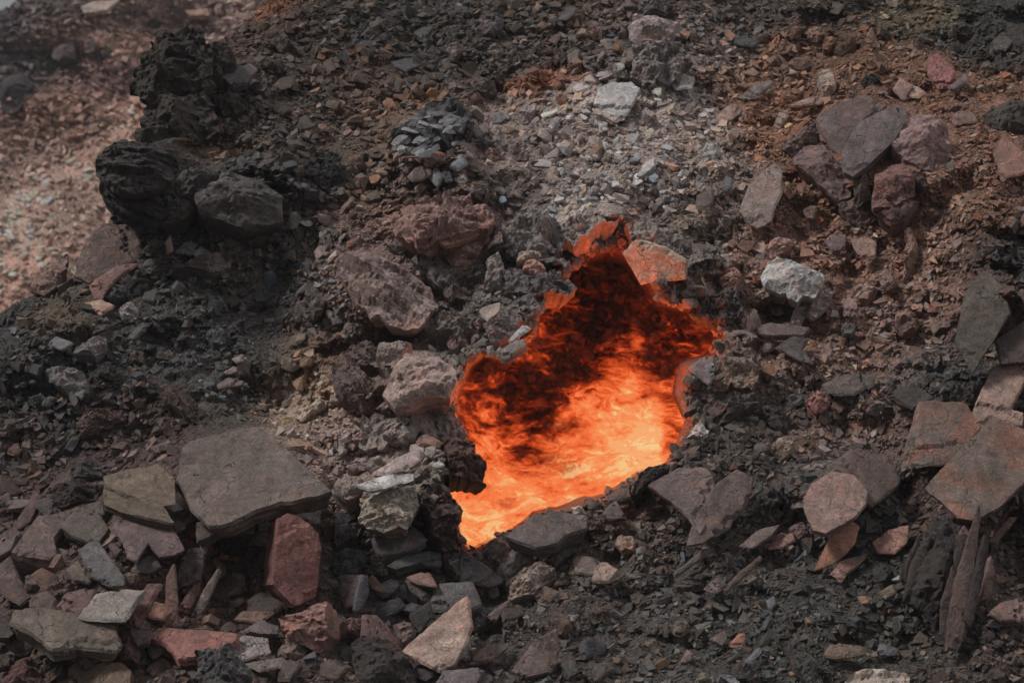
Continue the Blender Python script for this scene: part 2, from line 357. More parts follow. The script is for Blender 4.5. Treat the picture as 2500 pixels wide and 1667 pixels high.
# ------------------------------------------------------------------ the slope itself
tris = grid_tris(ES > 0)
used = np.unique(tris); remap = np.full(MX.size, -1); remap[used] = np.arange(used.size)
SV = np.stack([MX.ravel(), MY.ravel(), MZ.ravel()], 1)[used]; ST = remap[tris]
scol = zone_colour(SV[:, 0], SV[:, 2])
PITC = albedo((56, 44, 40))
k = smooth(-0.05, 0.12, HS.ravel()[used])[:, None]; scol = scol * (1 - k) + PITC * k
# hidden flank behind the silhouette
e = np.sort(np.vstack([ST[:, [0, 1]], ST[:, [1, 2]], ST[:, [2, 0]]]), 1); ue, cnt = np.unique(e, axis=0, return_counts=True)
be = ue[cnt == 1]; be = be[(-poly_sdf(EDGE_POLY, SV[be[:, 0], 0], SV[be[:, 0], 2]) < 0.5) & (SV[be[:, 0], 0] > -15)]
bv = np.unique(be); mp_ = {v: len(SV) + i for i, v in enumerate(bv)}
FV = SV[bv] + np.array([1.2, 5.0, -1.0])
side = np.array([[a, b, mp_[b]] for a, b in be] + [[a, mp_[b], mp_[a]] for a, b in be])
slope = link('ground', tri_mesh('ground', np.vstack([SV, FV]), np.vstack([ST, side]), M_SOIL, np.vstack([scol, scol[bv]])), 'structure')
BVH = BVHTree.FromPolygons(SV.tolist(), ST.tolist())
def hit(px, py, default=None):
    d = ray(px, py); dv = Vector(d).normalized()
    loc, nrm, i, dist = BVH.ray_cast(Vector((0, CAM_Y, 0)), dv)
    if loc is not None and HS[min(np.searchsorted(GZ, loc.z), len(GZ) - 1), min(np.searchsorted(GX, loc.x), len(GX) - 1)] > -0.02:   # over the pit: carry the rim across
        y = 0.0
        for _ in range(7):
            t = y - CAM_Y; y = 0.4 * y + 0.6 * float(yslope(np.array([d[0] * t]), np.array([d[2] * t]), False, False)[0])
        t = y - CAM_Y; return Vector((d[0] * t, y, d[2] * t))
    return loc

# ------------------------------------------------------------------ far hillside
def far_depth(x, z):
    return 46 + 1.35 * (z - 3) + 0.18 * (x + 14) + 3.0 * fbm(x * 0.12, z * 0.18, 2, 3) + 1.3 * fbm(x * 0.5, z * 0.8, 5, 4) + 0.14 * np.abs(fbm(x * 2.4, z * 3.4, 8, 3))
fx, fz = np.meshgrid(np.linspace(-34, 6, 300), np.linspace(-16, 26, 320))
fy = far_depth(fx.ravel(), fz.ravel()).reshape(fx.shape)
def crest(x): return 10.42 + 0.75 * (x + 15.9) + 0.22 * fbm(x * 0.9, x * 0, 3, 3)
CR = fz < crest(fx.ravel()).reshape(fx.shape)
FZ = [(60, 120, 110, 90, (66, 58, 58)), (90, 190, 60, 50, (50, 46, 48)), (250, 90, 110, 50, (122, 98, 88)), (150, 260, 120, 60, (122, 96, 84)), (260, 210, 60, 50, (88, 68, 66)),
      (100, 380, 140, 90, (128, 106, 98)), (230, 330, 60, 60, (134, 108, 98)), (60, 520, 120, 90, (138, 116, 106)), (60, 640, 100, 60, (128, 100, 90)), (420, 40, 100, 40, (112, 94, 88)), (170, 20, 120, 25, (86, 76, 72)), (20, 60, 40, 60, (64, 60, 62))]
def fw(px, py, y=46.0):
    d = ray(px, py)
    for _ in range(6):
        t = y - CAM_Y; y = 0.4 * y + 0.6 * float(far_depth(np.array([d[0] * t]), np.array([d[2] * t]))[0])
    t = y - CAM_Y; return d[0] * t, y, d[2] * t
FZW = [(fw(x / .9408, y / .9408), rx / .9408 / 88., rz / .9408 / 88., albedo(c)) for x, y, rx, rz, c in FZ]
def far_colour(x, z):
    x = x + 0.9 * fbm(x * 0.5, z * 0.5, 3, 3); acc = np.zeros((x.size, 3)); w = np.full(x.size, 1e-9)
    for (p, rx, rz, c) in FZW:
        q = ((x - p[0]) / rx) ** 2 + ((z - p[2]) / rz) ** 2; g = np.exp(-0.9 * q) + 1e-4 / (1 + q); w += g; acc += g[:, None] * c
    c = acc / w[:, None] * np.array([1.0, 1.0, 1.0]); return c * np.exp(0.7 * fbm(x * .8, z * 1.0, 4, 4))[:, None]
ft = grid_tris(CR); FVt = np.stack([fx.ravel(), fy.ravel(), fz.ravel()], 1)
link('hillside', tri_mesh('hillside', FVt, ft, M_SOIL, far_colour(fx.ravel(), fz.ravel())), 'structure')

# ------------------------------------------------------------------ rocks from measured outlines
def unit(v): v = np.asarray(v, float); return v / np.linalg.norm(v)
U, UL, UR = unit((0, -.6, .8)), unit((-.32, -.58, .75)), unit((.32, -.58, .75))
F, FL, FR, S = unit((0, -.95, .3)), unit((-.42, -.86, .3)), unit((.42, -.86, .3)), unit((0, -.82, .57))
SL, SR = unit((-.35, -.75, .55)), unit((.35, -.75, .55))

def resample(poly, step):
    out = []
    n = len(poly)
    for i in range(n):
        a, b = poly[i], poly[(i + 1) % n]; L_ = np.linalg.norm(b - a); m = max(1, int(round(L_ / step)))
        for j in range(m): out.append(a + (b - a) * j / m)
    return np.array(out)

def rock_mesh(name, poly, th, kind, mat, seed, res=1.0):
    """poly: outline in the local plane (metres, counter-clockwise); z is the outward side."""
    r = np.random.default_rng(seed)
    lo, hi = poly.min(0), poly.max(0); size = float(np.hypot(*(hi - lo)))
    step = max(0.015, size / {'s': 32.0, 'b': 30.0, 'l': 40.0, 'r': 38.0}[kind]) / res
    b = resample(poly, step)
    so = r.uniform(-50, 50)
    jag = {'s': 0.0045, 'b': 0.010, 'l': 0.055, 'r': 0.022}[kind] * (0.4 + size)
    jf = 16 if kind == 's' else 9
    b = b + jag * np.stack([fbm(b[:, 0] * jf, b[:, 1] * jf, so, 3), fbm(b[:, 0] * jf, b[:, 1] * jf, so + 9, 3)], 1) * 1.5
    gx, gy = np.meshgrid(np.arange(lo[0], hi[0], step), np.arange(lo[1], hi[1], step * 0.9))
    gx = gx + (np.arange(gx.shape[0]) % 2)[:, None] * step * .5
    g = np.stack([gx.ravel(), gy.ravel()], 1) + r.uniform(-.28, .28, (gx.size, 2)) * step
    g = g[poly_sdf(b, g[:, 0], g[:, 1]) > step * 0.55]
    nb = len(b); pts = [Vector(p) for p in np.vstack([b, g])]
    vo, _, fo, *_ = delaunay_2d_cdt(pts, [(i, (i + 1) % nb) for i in range(nb)], [], 1, 1e-6)
    v = np.array([(p.x, p.y) for p in vo]); f = np.array([t for t in fo if len(t) == 3])
    ar = (v[f[:, 1], 0] - v[f[:, 0], 0]) * (v[f[:, 2], 1] - v[f[:, 0], 1]) - (v[f[:, 2], 0] - v[f[:, 0], 0]) * (v[f[:, 1], 1] - v[f[:, 0], 1])
    f[ar < 0] = f[ar < 0][:, ::-1]
    d = np.maximum(poly_sdf(b, v[:, 0], v[:, 1]), 0); x, y = v[:, 0], v[:, 1]; dm = d.max() + 1e-6
    if kind == 's':
        z = 0.022 * size * fbm(x * 1.8 / size, y * 1.8 / size, so, 3) + 0.010 * fbm(x * 16, y * 16, so, 3)
        gx_, gy_ = r.normal(0, .05, 2); z = z + gx_ * x + gy_ * y
        an = r.uniform(0, 2 * np.pi); ln = (x * np.cos(an) + y * np.sin(an)) / size + 0.22 * fbm(x * 4 / size, y * 4 / size, so + 3, 4, 0.6)
        hgt_ = min(0.030, 0.30 * th + 0.004); z = z - hgt_ * (ln > r.uniform(.15, .3)) - hgt_ * (ln > r.uniform(.32, .42)) - 0.7 * hgt_ * (ln < r.uniform(-.45, -.3))
        z = z - 0.006 * np.exp(-d / (0.6 * step)) * (0.4 + np.abs(fbm(x * 6, y * 6, so + 8, 2)) * 2)
    else:
        slope_ = {'b': 1.25, 'l': 1.1, 'r': 0.95}[kind]
        hmax = {'b': 0.40, 'l': 0.34, 'r': 0.34}[kind] * min(size * 0.5, dm * 2)
        z = np.minimum(slope_ * d + 0.0, hmax)
        c0 = v.mean(0)
        for q in range(9):
            a = r.uniform(0, 2 * np.pi); sl = r.uniform(0.1, 0.9); o_ = r.uniform(0.4, 1.0) * hmax
            z = np.minimum(z, o_ - sl * ((x - c0[0]) * np.cos(a) + (y - c0[1]) * np.sin(a)) + 0.12 * hmax)
        z = np.maximum(z, -0.25 * th)
        if kind == 'l':
            z = z + 0.16 * min(size, .8) * fbm(x * 3.2 / size, y * 3.2 / size, so, 3) - 0.13 * np.abs(fbm(x * 5, y * 6, so, 4, .6)) - 0.06 * np.abs(fbm(x * 15, y * 18, so + 2, 3)) + .05
        elif kind == 'r':
            wy = y + 0.08 * size * fbm(x * 3 / size, y * 3 / size, so + 4, 3)
            st = fbm(x * 1.6 / size, wy * 15 / size, so, 4, .6); z = z + 0.035 * min(size, .9) * np.floor(st * 6) / 1.6 + 0.03 * fbm(x * 8, y * 20, so, 3)
        else:
            z = z + 0.03 * min(size, 1.0) * fbm(x * 4 / size, y * 4 / size, so, 4)
            st = fbm(x * 4 / size, y * 11 / size, so, 4, .6); z = z + 0.022 * min(1, size / .4) * np.floor(st * 5) / 1.6
        z = z + 0.008 * fbm(x * 26, y * 26, so, 2)
        f1 = {'b': 2.6, 'l': 5.5, 'r': 3.2}[kind] / size; am = {'b': 0.035, 'l': 0.050, 'r': 0.028}[kind] * min(size, 1.0); wx = x + .05 * size * fbm(x * 6 / size, y * 6 / size, so, 2)
        yy = y * (2.4 if kind == 'r' else 1.3)
        z = z + am * fracture(wx + so, yy, f1, 3) * smooth(0, .12 * size, d) + 0.45 * am * fracture(wx + so, yy, f1 * 2.7, 17)
    # boundary ring
    ee = {}
    for t in f:
        for i in range(3): ee[(t[i], t[(i + 1) % 3])] = 1
    ring = [(a, c) for (a, c) in ee if (c, a) not in ee]
    bi = sorted({a for a, _ in ring} | {c for _, c in ring}); loc_ = {q: i for i, q in enumerate(bi)}
    nrm = np.zeros((len(v), 2))
    for a, c in ring:
        t = v[c] - v[a]; nn = np.array([t[1], -t[0]]); nrm[a] += nn; nrm[c] += nn
    nrm /= (np.linalg.norm(nrm, axis=1) + 1e-9)[:, None]
    K = 6 if th > 0.12 else (4 if th > 0.05 else 3)
    layers = [np.column_stack([v, z])]; tri = [f]
    base = len(v); prev = np.array(bi); cen = v.mean(0)
    bp = v[bi]; bn = nrm[bi]
    taper = {'s': 0.10, 'b': 0.30, 'l': 0.25, 'r': 0.3}[kind]
    for q in range(1, K + 1):
        zf = q / K
        offs = (r.uniform(-1, 1) * 0.010 + 0.020 * fbm(bp[:, 0] * 5, bp[:, 1] * 5, so + q * 3.3, 3)) * min(1, th / 0.08) + (0.012 if q == 1 and kind == 's' else 0)
        pp = bp + bn * offs[:, None]; pp = cen + (pp - cen) * (1 - taper * zf ** 1.6)
        zz = z[bi] * (1 - zf) - th * zf * (1 + 0.08 * fbm(bp[:, 0] * 4, bp[:, 1] * 4, so + q, 2))
        layers.append(np.column_stack([pp, zz]))
        cur = base + np.arange(len(bi))
        A = np.array([[prev[loc_[a]], cur[loc_[a]], cur[loc_[c]]] for a, c in ring]); Bq = np.array([[prev[loc_[a]], cur[loc_[c]], prev[loc_[c]]] for a, c in ring])
        tri += [A, Bq]; prev = cur; base += len(bi)
    # underside
    cb = np.array([[cen[0], cen[1], -th * (1.0 if kind == 's' else 1.35)]]); layers.append(cb)
    tri.append(np.array([[prev[loc_[a]], base, prev[loc_[c]]] for a, c in ring]))
    V_ = np.vstack(layers); T_ = np.vstack(tri)
    return tri_mesh(name, V_, T_, mat)

ROCKS = []      # (object, centre px, outline px) for the small stones and labels
M_BURNT = rock_material('burnt_slab', True, (4, 4, 40), 0.5, 0.8, 0.9, 1.5, (1.75, 0.88, 0.62), 0.7)
MATS = {'s': M_SLAB, 'b': M_ROCK, 'l': M_LUMP, 'r': M_STRI}
SEED = [100]
def rock(t, pts, n, th, col, kind, name, cat, label, lift=0.0, parent=None, group=None, px=None, res=1.0, caster=hit, tm=None, mat=None):
    """outline measured in the photograph -> a rock standing on the slope, with its own tilt n and thickness th."""
    px = P(t, pts) if px is None else px
    tm = TM if tm is None else tm
    th = th * tm; n = unit(n); o = np.array([0, CAM_Y, 0.0])
    rays = np.array([ray(*p) for p in px]); c = np.mean(px, 0)
    test = list(px) + [tuple(c)] + [tuple(0.5 * (np.array(p) + c)) for p in px]
    hs = [(ray(*p), caster(*p)) for p in test]; hs = [(d, np.array(h)) for d, h in hs if h is not None]
    k_ = sorted(float(np.dot(h, n)) for d, h in hs)          # heights of the ground along n
    hc = caster(*c); hc = np.array(hc if hc is not None else hs[0][1])
    # plane n.p = D that keeps most of the outline clear of the ground
    Ds = []
    for d, h in hs:
        Ds.append(float(np.dot(h, n)))
    D = np.percentile(Ds, 93 if kind == 's' else 90) + lift * tm + (0.04 + 0.38 * th if kind == 's' else 0.05)
    dn = rays @ n; tt = (D - o @ n) / dn
    W = o + rays * tt[:, None]
    cw = W.mean(0)
    ex = unit(np.array([1.0, 0, 0]) - n * n[0]); ey = np.cross(n, ex)
    if kind == 'r':                                           # grain runs along the long axis of the rock
        q2 = np.stack([(W - cw) @ ex, (W - cw) @ ey], 1); ev, vec = np.linalg.eigh(q2.T @ q2); a_ = vec[:, 1]
        ex, ey = a_[0] * ex + a_[1] * ey, -a_[1] * ex + a_[0] * ey
    loc2 = np.stack([(W - cw) @ ex, (W - cw) @ ey], 1)
    a2 = np.sum(loc2[:, 0] * np.roll(loc2[:, 1], -1) - np.roll(loc2[:, 0], -1) * loc2[:, 1])
    if a2 < 0: loc2 = loc2[::-1]
    if kind != 's':                                           # make sure the back is bedded in the slope
        clear = np.median([D - q for q in Ds]); th = max(th, clear + 0.06)
    SEED[0] += 1
    me = rock_mesh(name, loc2, th, kind, mat or MATS[kind], SEED[0], res)
    ob = bpy.data.objects.new(name, me); COL.objects.link(ob)
    m = Matrix.Identity(4)
    for i in range(3): m[i][0], m[i][1], m[i][2], m[i][3] = ex[i], ey[i], n[i], cw[i]
    if parent is not None: ob.parent = parent; m = parent.matrix_world.inverted() @ m
    ob.matrix_local = m
    a = albedo(col); g_ = a.mean(); a = (g_ + (a - g_) * 0.76) * 0.84 * np.array([1.02, 0.985, 0.985]); ob.color = (*a, 1); ob['kind'] = 'thing'
    if label: ob['label'] = label
    if cat: ob['category'] = cat
    if group: ob['group'] = group
    if parent is not None: del ob['kind']
    if parent is None: ROCKS.append((ob, tuple(c), px, tuple(col)))
    return ob
HAZE = True
# ------------------------------------------------------------------ the rocks one can pick out, one by one
# (tile, outline, tilt, thickness, tone, shape, name, label, lift)
def add(t, pts, n, th, col, kind, name, label, lift=0, cat=None, **kw):
    cat = cat or {'slab': 'slab', 'boulder': 'boulder', 'stone': 'stone', 'shale_plate': 'slab', 'rock_block': 'rock', 'shale_splinter': 'splinter', 'crag': 'crag', 'clinker_lump': 'clinker'}[name]
    return rock(t, pts, n, th, col, kind, name, cat, label, lift, **kw)


# --- rough masses that carry the loose rocks
add('A', [(930,700),(1010,640),(1190,640),(1300,580),(1420,720),(1440,860),(1300,930),(1200,1060),(1000,945),(880,930),(960,820)], unit((-.15,-.9,.4)), 160, (52,47,44), 'l', 'crag', 'black broken rock joining the lumpy crag to the ribbed one', 10, res=1.2)
add('A', [(1400,330),(1500,270),(1570,330),(1560,440),(1450,520),(1340,540)], S, 120, (54,47,43), 'l', 'crag', 'brown-black knob right of the lumpy crag top', 10)
add('A', [(690,1260),(820,1320),(1030,1290),(1110,1400),(1020,1560),(880,1540),(740,1430)], unit((-.1,-.95,.1)), 120, (38,36,36), 'r', 'crag', 'black hollow rock under the ribbed crag', -20)
add('A', [(1150,1205),(1320,1090),(1510,1150),(1480,1190),(1320,1300),(1090,1290)], S, 110, (64,61,60), 'r', 'crag', 'grey ledge between the ribbed crag and the cracked rock mass', 10)
add('A', [(1350,1460),(1640,1540),(1900,1460),(1960,1560),(1700,1640),(1420,1600)], S, 110, (58,55,53), 'l', 'crag', 'dark overhung foot of the cracked rock mass', 0)
add('E', [(400,190),(560,150),(760,90),(900,60),(1080,180),(1050,250),(880,300),(700,330),(560,390),(420,320)], S, 120, (120,94,88), 'l', 'clinker_lump', 'pinkish rubble knoll above the leaf-shaped boulder', 0, res=1.2)
add('E', [(560,470),(700,440),(790,560),(900,600),(1000,520),(1010,700),(900,800),(720,770),(640,640)], S, 110, (76,69,67), 'l', 'clinker_lump', 'dark crumbly mass right of the leaf-shaped boulder', -10, res=1.2)
add('E', [(560,960),(760,860),(960,860),(1010,960),(1060,1100),(880,1130),(760,1010)], S, 110, (92,84,80), 'l', 'clinker_lump', 'grey crumbly mass left of the dark banded block', -20, res=1.2)
add('H', [(130,300),(400,330),(600,160),(760,180),(850,330),(900,430),(720,470),(560,430),(300,560),(120,480)], S, 110, (112,102,97), 'l', 'clinker_lump', 'pale rubbly bank between the orange-lit boulder and the overhang', -20, res=1.2)
add('E', [(1100,300),(1300,160),(1560,240),(1570,420),(1400,520),(1250,440),(1140,480)], S, 110, (96,92,90), 'l', 'clinker_lump', 'ash-grey crusted knoll on the upper left of the fire arch', 0, res=1.2)
add('E', [(1970,240),(2100,190),(2300,290),(2400,460),(2380,520),(2200,430),(2030,380)], S, 110, (108,102,98), 'l', 'clinker_lump', 'ash-grey crust above the tan slab over the fire', 0, res=1.2)
add('F', [(100,500),(280,430),(440,440),(430,600),(320,690),(240,640),(120,600)], unit((-.1,-.9,.4)), 100, (64,58,56), 'l', 'clinker_lump', 'dark clinker mass over the right shoulder of the fire', 10, res=1.2)
add('F', [(265,760),(420,780),(560,860),(560,1060),(420,1100),(270,1080),(300,900)], SL, 100, (108,95,86), 'l', 'clinker_lump', 'tan rubbly buttress at the right wall of the fire', -10, res=1.2)
add('B', [(1980,330),(2100,290),(2352,280),(2380,420),(2300,520),(2120,560),(2000,500)], S, 100, (104,99,98), 'l', 'clinker_lump', 'ashen crumbly knoll under the lens-shaped boulder', -10, res=1.2)
# --- lower left pile of slabs
add('O', [(418,1010),(445,1000),(590,978),(625,1000),(700,1070),(760,1130),(720,1140),(640,1150),(590,1165),(520,1200),(480,1205),(440,1160),(402,1078)], unit((-.12,-.62,.78)), 150, (86,76,70), 's', 'slab', 'huge flat olive-grey slab left of the fire, largest of the pile', 20)
add('O', [(238,1098),(300,1078),(360,1062),(395,1090),(400,1150),(360,1156),(245,1118)], unit((-.15,-.55,.8)), 28, (92,79,67), 's', 'slab', 'cracked olive-tan slab against the left end of the huge flat slab', 40)
add('G', [(700,230),(830,290),(1100,350),(1178,470),(960,425),(820,390),(700,340)], U, 60, (86,75,63), 's', 'slab', 'layered tan slab beneath the cracked olive-tan slab', 20)
add('G', [(345,190),(400,150),(640,165),(690,180),(680,290),(500,330),(400,360),(345,280)], S, 120, (46,38,37), 'b', 'rock_block', 'dark maroon-black block left of the cracked olive-tan slab', 20)
add('G', [(470,100),(530,30),(600,20),(680,60),(690,150),(560,160),(480,150)], S, 100, (62,59,58), 'b', 'rock_block', 'grey block perched behind the maroon-black block')
add('G', [(410,490),(500,400),(600,340),(690,290),(692,370),(662,390),(730,490),(660,580),(600,590),(520,560),(415,510)], unit((-.1,-.55,.8)), 70, (82,74,68), 's', 'slab', 'grey-brown stacked plate with a dark notch under its edge', 30)
add('G', [(750,460),(830,420),(960,430),(1140,470),(1200,560),(1250,660),(1180,690),(1080,700),(1000,600),(960,660),(920,730),(860,690),(830,570)], unit((.05,-.7,.7)), 45, (88,73,71), 's', 'slab', 'mauve slab split by black cracks below the layered tan slab', 10)
add('G', [(890,770),(950,720),(1030,660),(1072,760),(1000,790),(950,782)], S, 40, (84,74,74), 's', 'shale_plate', 'small mauve-grey plate under the cracked mauve slab')
add('G', [(545,650),(600,600),(660,590),(720,680),(830,830),(830,880),(750,885),(640,840),(600,770)], unit((-.1,-.75,.62)), 45, (86,84,86), 's', 'slab', 'bluish grey jagged slab with a thin crack', 30)
add('G', [(450,790),(540,710),(620,820),(600,860),(500,850)], S, 50, (84,75,66), 's', 'shale_plate', 'tan triangular plate left of the bluish grey jagged slab', 20)
add('G', [(75,660),(260,420),(440,380),(500,420),(410,500),(360,560),(380,670),(330,690)], unit((0,-.5,.85)), 210, (86,73,70), 's', 'slab', 'thick mauve-topped block with a broad dark front face', 10)
add('G', [(-40,640),(130,510),(70,640),(-40,700)], UL, 60, (84,78,76), 's', 'slab', 'grey slab edge leaning behind the thick mauve-topped block')
add('G', [(-30,760),(70,680),(120,840),(200,960),(140,1000),(-30,900)], unit((.1,-.6,.78)), 60, (84,69,67), 's', 'slab', 'mauve slab sloping below the thick mauve-topped block')
add('G', [(380,1010),(460,930),(640,900),(620,990),(530,1090),(400,1050)], U, 60, (86,66,64), 's', 'slab', 'dusky red plate behind the pale-cornered slab')
add('G', [(535,1080),(600,990),(650,920),(760,910),(900,930),(980,930),(930,980),(840,1110),(700,1110)], unit((-.08,-.58,.8)), 60, (112,106,100), 's', 'slab', 'grey slab with a whitish chipped corner, above the long olive slab', 30)
add('G', [(75,1130),(100,1045),(280,1045),(560,1080),(770,1160),(812,1270),(780,1300),(520,1270),(350,1310),(230,1210)], unit((.05,-.58,.82)), 130, (86,77,68), 's', 'slab', 'long olive slab with a black shaded front, lowest on the pile', 30)
add('G', [(455,1440),(520,1385),(680,1400),(820,1410),(890,1470),(880,1580),(450,1580)], unit((-.2,-.8,.5)), 90, (90,73,60), 's', 'slab', 'ochre-brown slab cut by the bottom edge beneath the long olive slab', 30)
add('G', [(1005,1240),(1070,1175),(1250,1185),(1600,1215),(1590,1260),(1500,1310),(1300,1370),(1200,1380),(1130,1280)], unit((-.1,-.62,.78)), 120, (118,76,68), 's', 'slab', 'long brick-red slab with pale chipped edges', 40)
add('G', [(1510,1310),(1640,1225),(1800,1230),(1825,1340),(1640,1390)], unit((0,-.72,.69)), 26, (108,101,98), 's', 'shale_plate', 'pale grey fan-shaped plate right of the brick-red slab', 60)
add('G', [(1660,1400),(1900,1370),(1960,1410),(1760,1460)], U, 26, (94,87,82), 's', 'shale_plate', 'thin grey plate under the fan-shaped plate', 40)
add('G', [(1890,430),(1960,405),(2030,420),(2150,540),(2172,640),(2140,960),(1990,1035),(1850,880),(1862,700)], unit((.36,-.9,.16)), 270, (110,71,66), 's', 'slab', 'upright brick-red slab with pink pale edges, standing on the rubble', 120)
add('G', [(1880,1110),(1990,1080),(2190,980),(2205,1210),(2120,1330),(1890,1220)], FL, 120, (122,90,82), 'b', 'rock_block', 'reddish wedge-shaped block propped under the upright red slab', 90)
add('G', [(1870,1300),(1930,1240),(2060,1290),(2050,1340),(1980,1370),(1880,1340)], S, 60, (104,93,88), 'b', 'stone', 'small grey box-shaped stone below the reddish wedge', 50)
add('G', [(1310,1310),(1400,1295),(1560,1350),(1700,1450),(1780,1580),(1350,1580)], S, 120, (64,64,65), 'l', 'boulder', 'lumpy charcoal boulder in front of the brick-red slab', 90)
add('G', [(1580,1120),(1640,1060),(1850,1060),(1750,1130)], U, 40, (98,77,66), 's', 'shale_plate', 'flat rusty plate left of the upright red slab foot', 40)
add('G', [(1610,1180),(1760,1115),(1880,1160),(1880,1210),(1740,1210)], U, 45, (88,78,76), 's', 'shale_plate', 'grey-brown plate above the fan-shaped plate', 50)
add('G', [(1105,1170),(1130,830),(1175,740),(1200,1000),(1190,1160)], F, 40, (92,70,63), 's', 'shale_splinter', 'tall upright brown splinter beside the leaning pale one', 60)
add('G', [(1290,1090),(1400,890),(1480,775),(1492,800),(1370,1050),(1310,1100)], F, 40, (102,92,83), 's', 'shale_splinter', 'long pale leaning splinter in the reddish rubble', 90)
add('G', [(1210,1040),(1340,850),(1345,950),(1250,1090)], F, 40, (98,70,63), 's', 'shale_splinter', 'red-brown blade between the tall and the leaning splinters', 60)
add('G', [(1170,910),(1250,640),(1370,620),(1330,850),(1290,880)], FL, 60, (82,69,67), 's', 'slab', 'mauve-brown slab standing above the tall upright splinter', 30)
add('G', [(1680,590),(1710,520),(1870,530),(1850,600)], S, 60, (104,91,82), 's', 'stone', 'small tan block just left of the upright red slab top', 50)
add('G', [(1330,470),(1500,410),(1720,430),(1700,510),(1500,520),(1340,600)], unit((0,-.6,.8)), 60, (74,66,64), 's', 'slab', 'dark layered slab jutting from under the huge flat slab', 60)
add('G', [(1450,560),(1500,510),(1690,540),(1670,600),(1500,650)], S, 80, (48,43,43), 'b', 'rock_block', 'black block beneath the dark layered slab', 20)
add('G', [(1740,340),(1960,300),(2170,360),(2160,440),(1900,420),(1800,400)], unit((.1,-.5,.86)), 70, (88,84,80), 's', 'slab', 'grey slab lying across the right toe of the huge flat slab', 60)
add('G', [(100,470),(240,250),(272,290),(200,460),(110,520)], SL, 50, (86,67,62), 's', 'shale_splinter', 'reddish plank-like slab leaning above the thick mauve-topped block')
add('G', [(800,1230),(890,1030),(1000,890),(1075,880),(1000,1010),(900,1180)], unit((-.3,-.8,.5)), 60, (96,69,64), 's', 'slab', 'long dusky red slab slanting right of the pale-cornered slab', 20)
add('G', [(790,1330),(870,1230),(950,1320),(930,1400),(820,1390)], S, 60, (80,60,58), 'b', 'stone', 'dull red angular stone at the right end of the long olive slab', 20)
add('G', [(870,1190),(1050,1185),(1000,1260),(930,1280)], U, 30, (86,70,70), 's', 'shale_plate', 'mauve chip wedged left of the brick-red slab', 20)
add('G', [(-20,1550),(100,1380),(220,1370),(360,1520),(350,1590),(-20,1590)], S, 120, (76,54,51), 'b', 'boulder', 'dull red boulder at the bottom left corner')
add('G', [(-30,1090),(80,1080),(110,1200),(60,1240),(-30,1240)], U, 50, (60,54,51), 's', 'slab', 'dark slab end stacked left of the long olive slab')
add('G', [(-30,1345),(130,1350),(100,1420),(-30,1440)], U, 50, (56,50,47), 's', 'slab', 'black-brown slab end above the dull red corner boulder', 10)
add('G', [(530,590),(500,470),(560,430),(610,470),(640,560)], S, 60, (58,52,49), 'b', 'stone', 'dark stone tucked under the grey-brown stacked plate', -40)
# --- bottom centre
add('J', [(445,935),(620,780),(790,630),(880,552),(890,620),(912,770),(860,900),(800,1025),(700,1060),(570,990)], unit((-.06,-.86,.5)), 90, (142,118,106), 's', 'slab', 'pale pinkish triangular slab pointing up, in front of grey rubble', 130)
add('J', [(255,185),(350,105),(500,75),(605,170),(560,210),(470,230),(280,280)], unit((-.15,-.6,.78)), 100, (80,73,72), 's', 'rock_block', 'dark grey block with a flat top, just left of the fire mouth', 60)
add('J', [(340,365),(470,285),(620,245),(710,260),(706,340),(560,335),(400,392)], unit((0,-.6,.8)), 60, (60,59,60), 's', 'slab', 'curved charcoal slab below the flat-topped grey block', 60)
add('J', [(700,250),(770,225),(830,250),(852,320),(832,460),(770,462),(720,370)], FL, 80, (64,62,62), 'b', 'rock_block', 'upright slate-grey stone at the lowest tip of the fire', 60)
add('J', [(855,243),(920,300),(1040,385),(1150,460),(1050,505),(850,475)], unit((.15,-.93,.3)), 70, (44,42,42), 's', 'slab', 'black wedge-shaped slab right of the fire tip', 60)
add('J', [(1085,420),(1120,310),(1240,185),(1300,230),(1352,312),(1250,350),(1160,440)], S, 100, (88,86,84), 'b', 'rock_block', 'pointed grey-green rock below the fire lip', 30)
add('H', [(975,1245),(1010,1180),(1180,1075),(1195,1120),(1170,1230),(1110,1290),(1080,1250)], S, 80, (132,124,114), 'b', 'rock_block', 'pale buff block on the lip, lit beside the fire', 30)
add('J', [(1145,545),(1170,450),(1280,370),(1390,310),(1450,330),(1485,380),(1400,480),(1330,540),(1200,568)], unit((-.15,-.8,.57)), 90, (122,108,98), 'r', 'boulder', 'streaky grained boulder like petrified wood below the lip', 90)
add('J', [(1350,270),(1380,220),(1520,135),(1532,190),(1470,260),(1380,297)], unit((-.2,-.75,.62)), 50, (100,87,84), 's', 'stone', 'oval flat mauve stone leaning on the dark ledge', 60)
add('J', [(1460,290),(1560,180),(1630,190),(1642,250),(1500,342)], SR, 60, (68,61,59), 'b', 'stone', 'dark brown wedge beside the oval mauve stone', 50)
add('H', [(1150,1130),(1200,1085),(1330,970),(1480,958),(1700,990),(1690,1070),(1560,1110),(1480,1170),(1350,1195)], unit((-.05,-.68,.73)), 130, (76,70,68), 's', 'slab', 'broad dark layered ledge forming the lower lip of the fire', 40)
add('J', [(635,640),(690,490),(780,470),(910,470),(972,612),(880,665),(780,642)], unit((0,-.75,.66)), 60, (76,74,74), 's', 'slab', 'grey slab behind the pale triangular slab', 50)
add('J', [(908,650),(1000,620),(1092,640),(1060,720),(930,802),(908,740)], S, 70, (80,78,78), 'b', 'stone', 'grey stone right of the pale triangular slab', 60)
add('J', [(1025,705),(1180,580),(1150,640),(1080,732)], F, 40, (92,79,74), 's', 'shale_splinter', 'brown splinter slanting off the grey stone', 100)
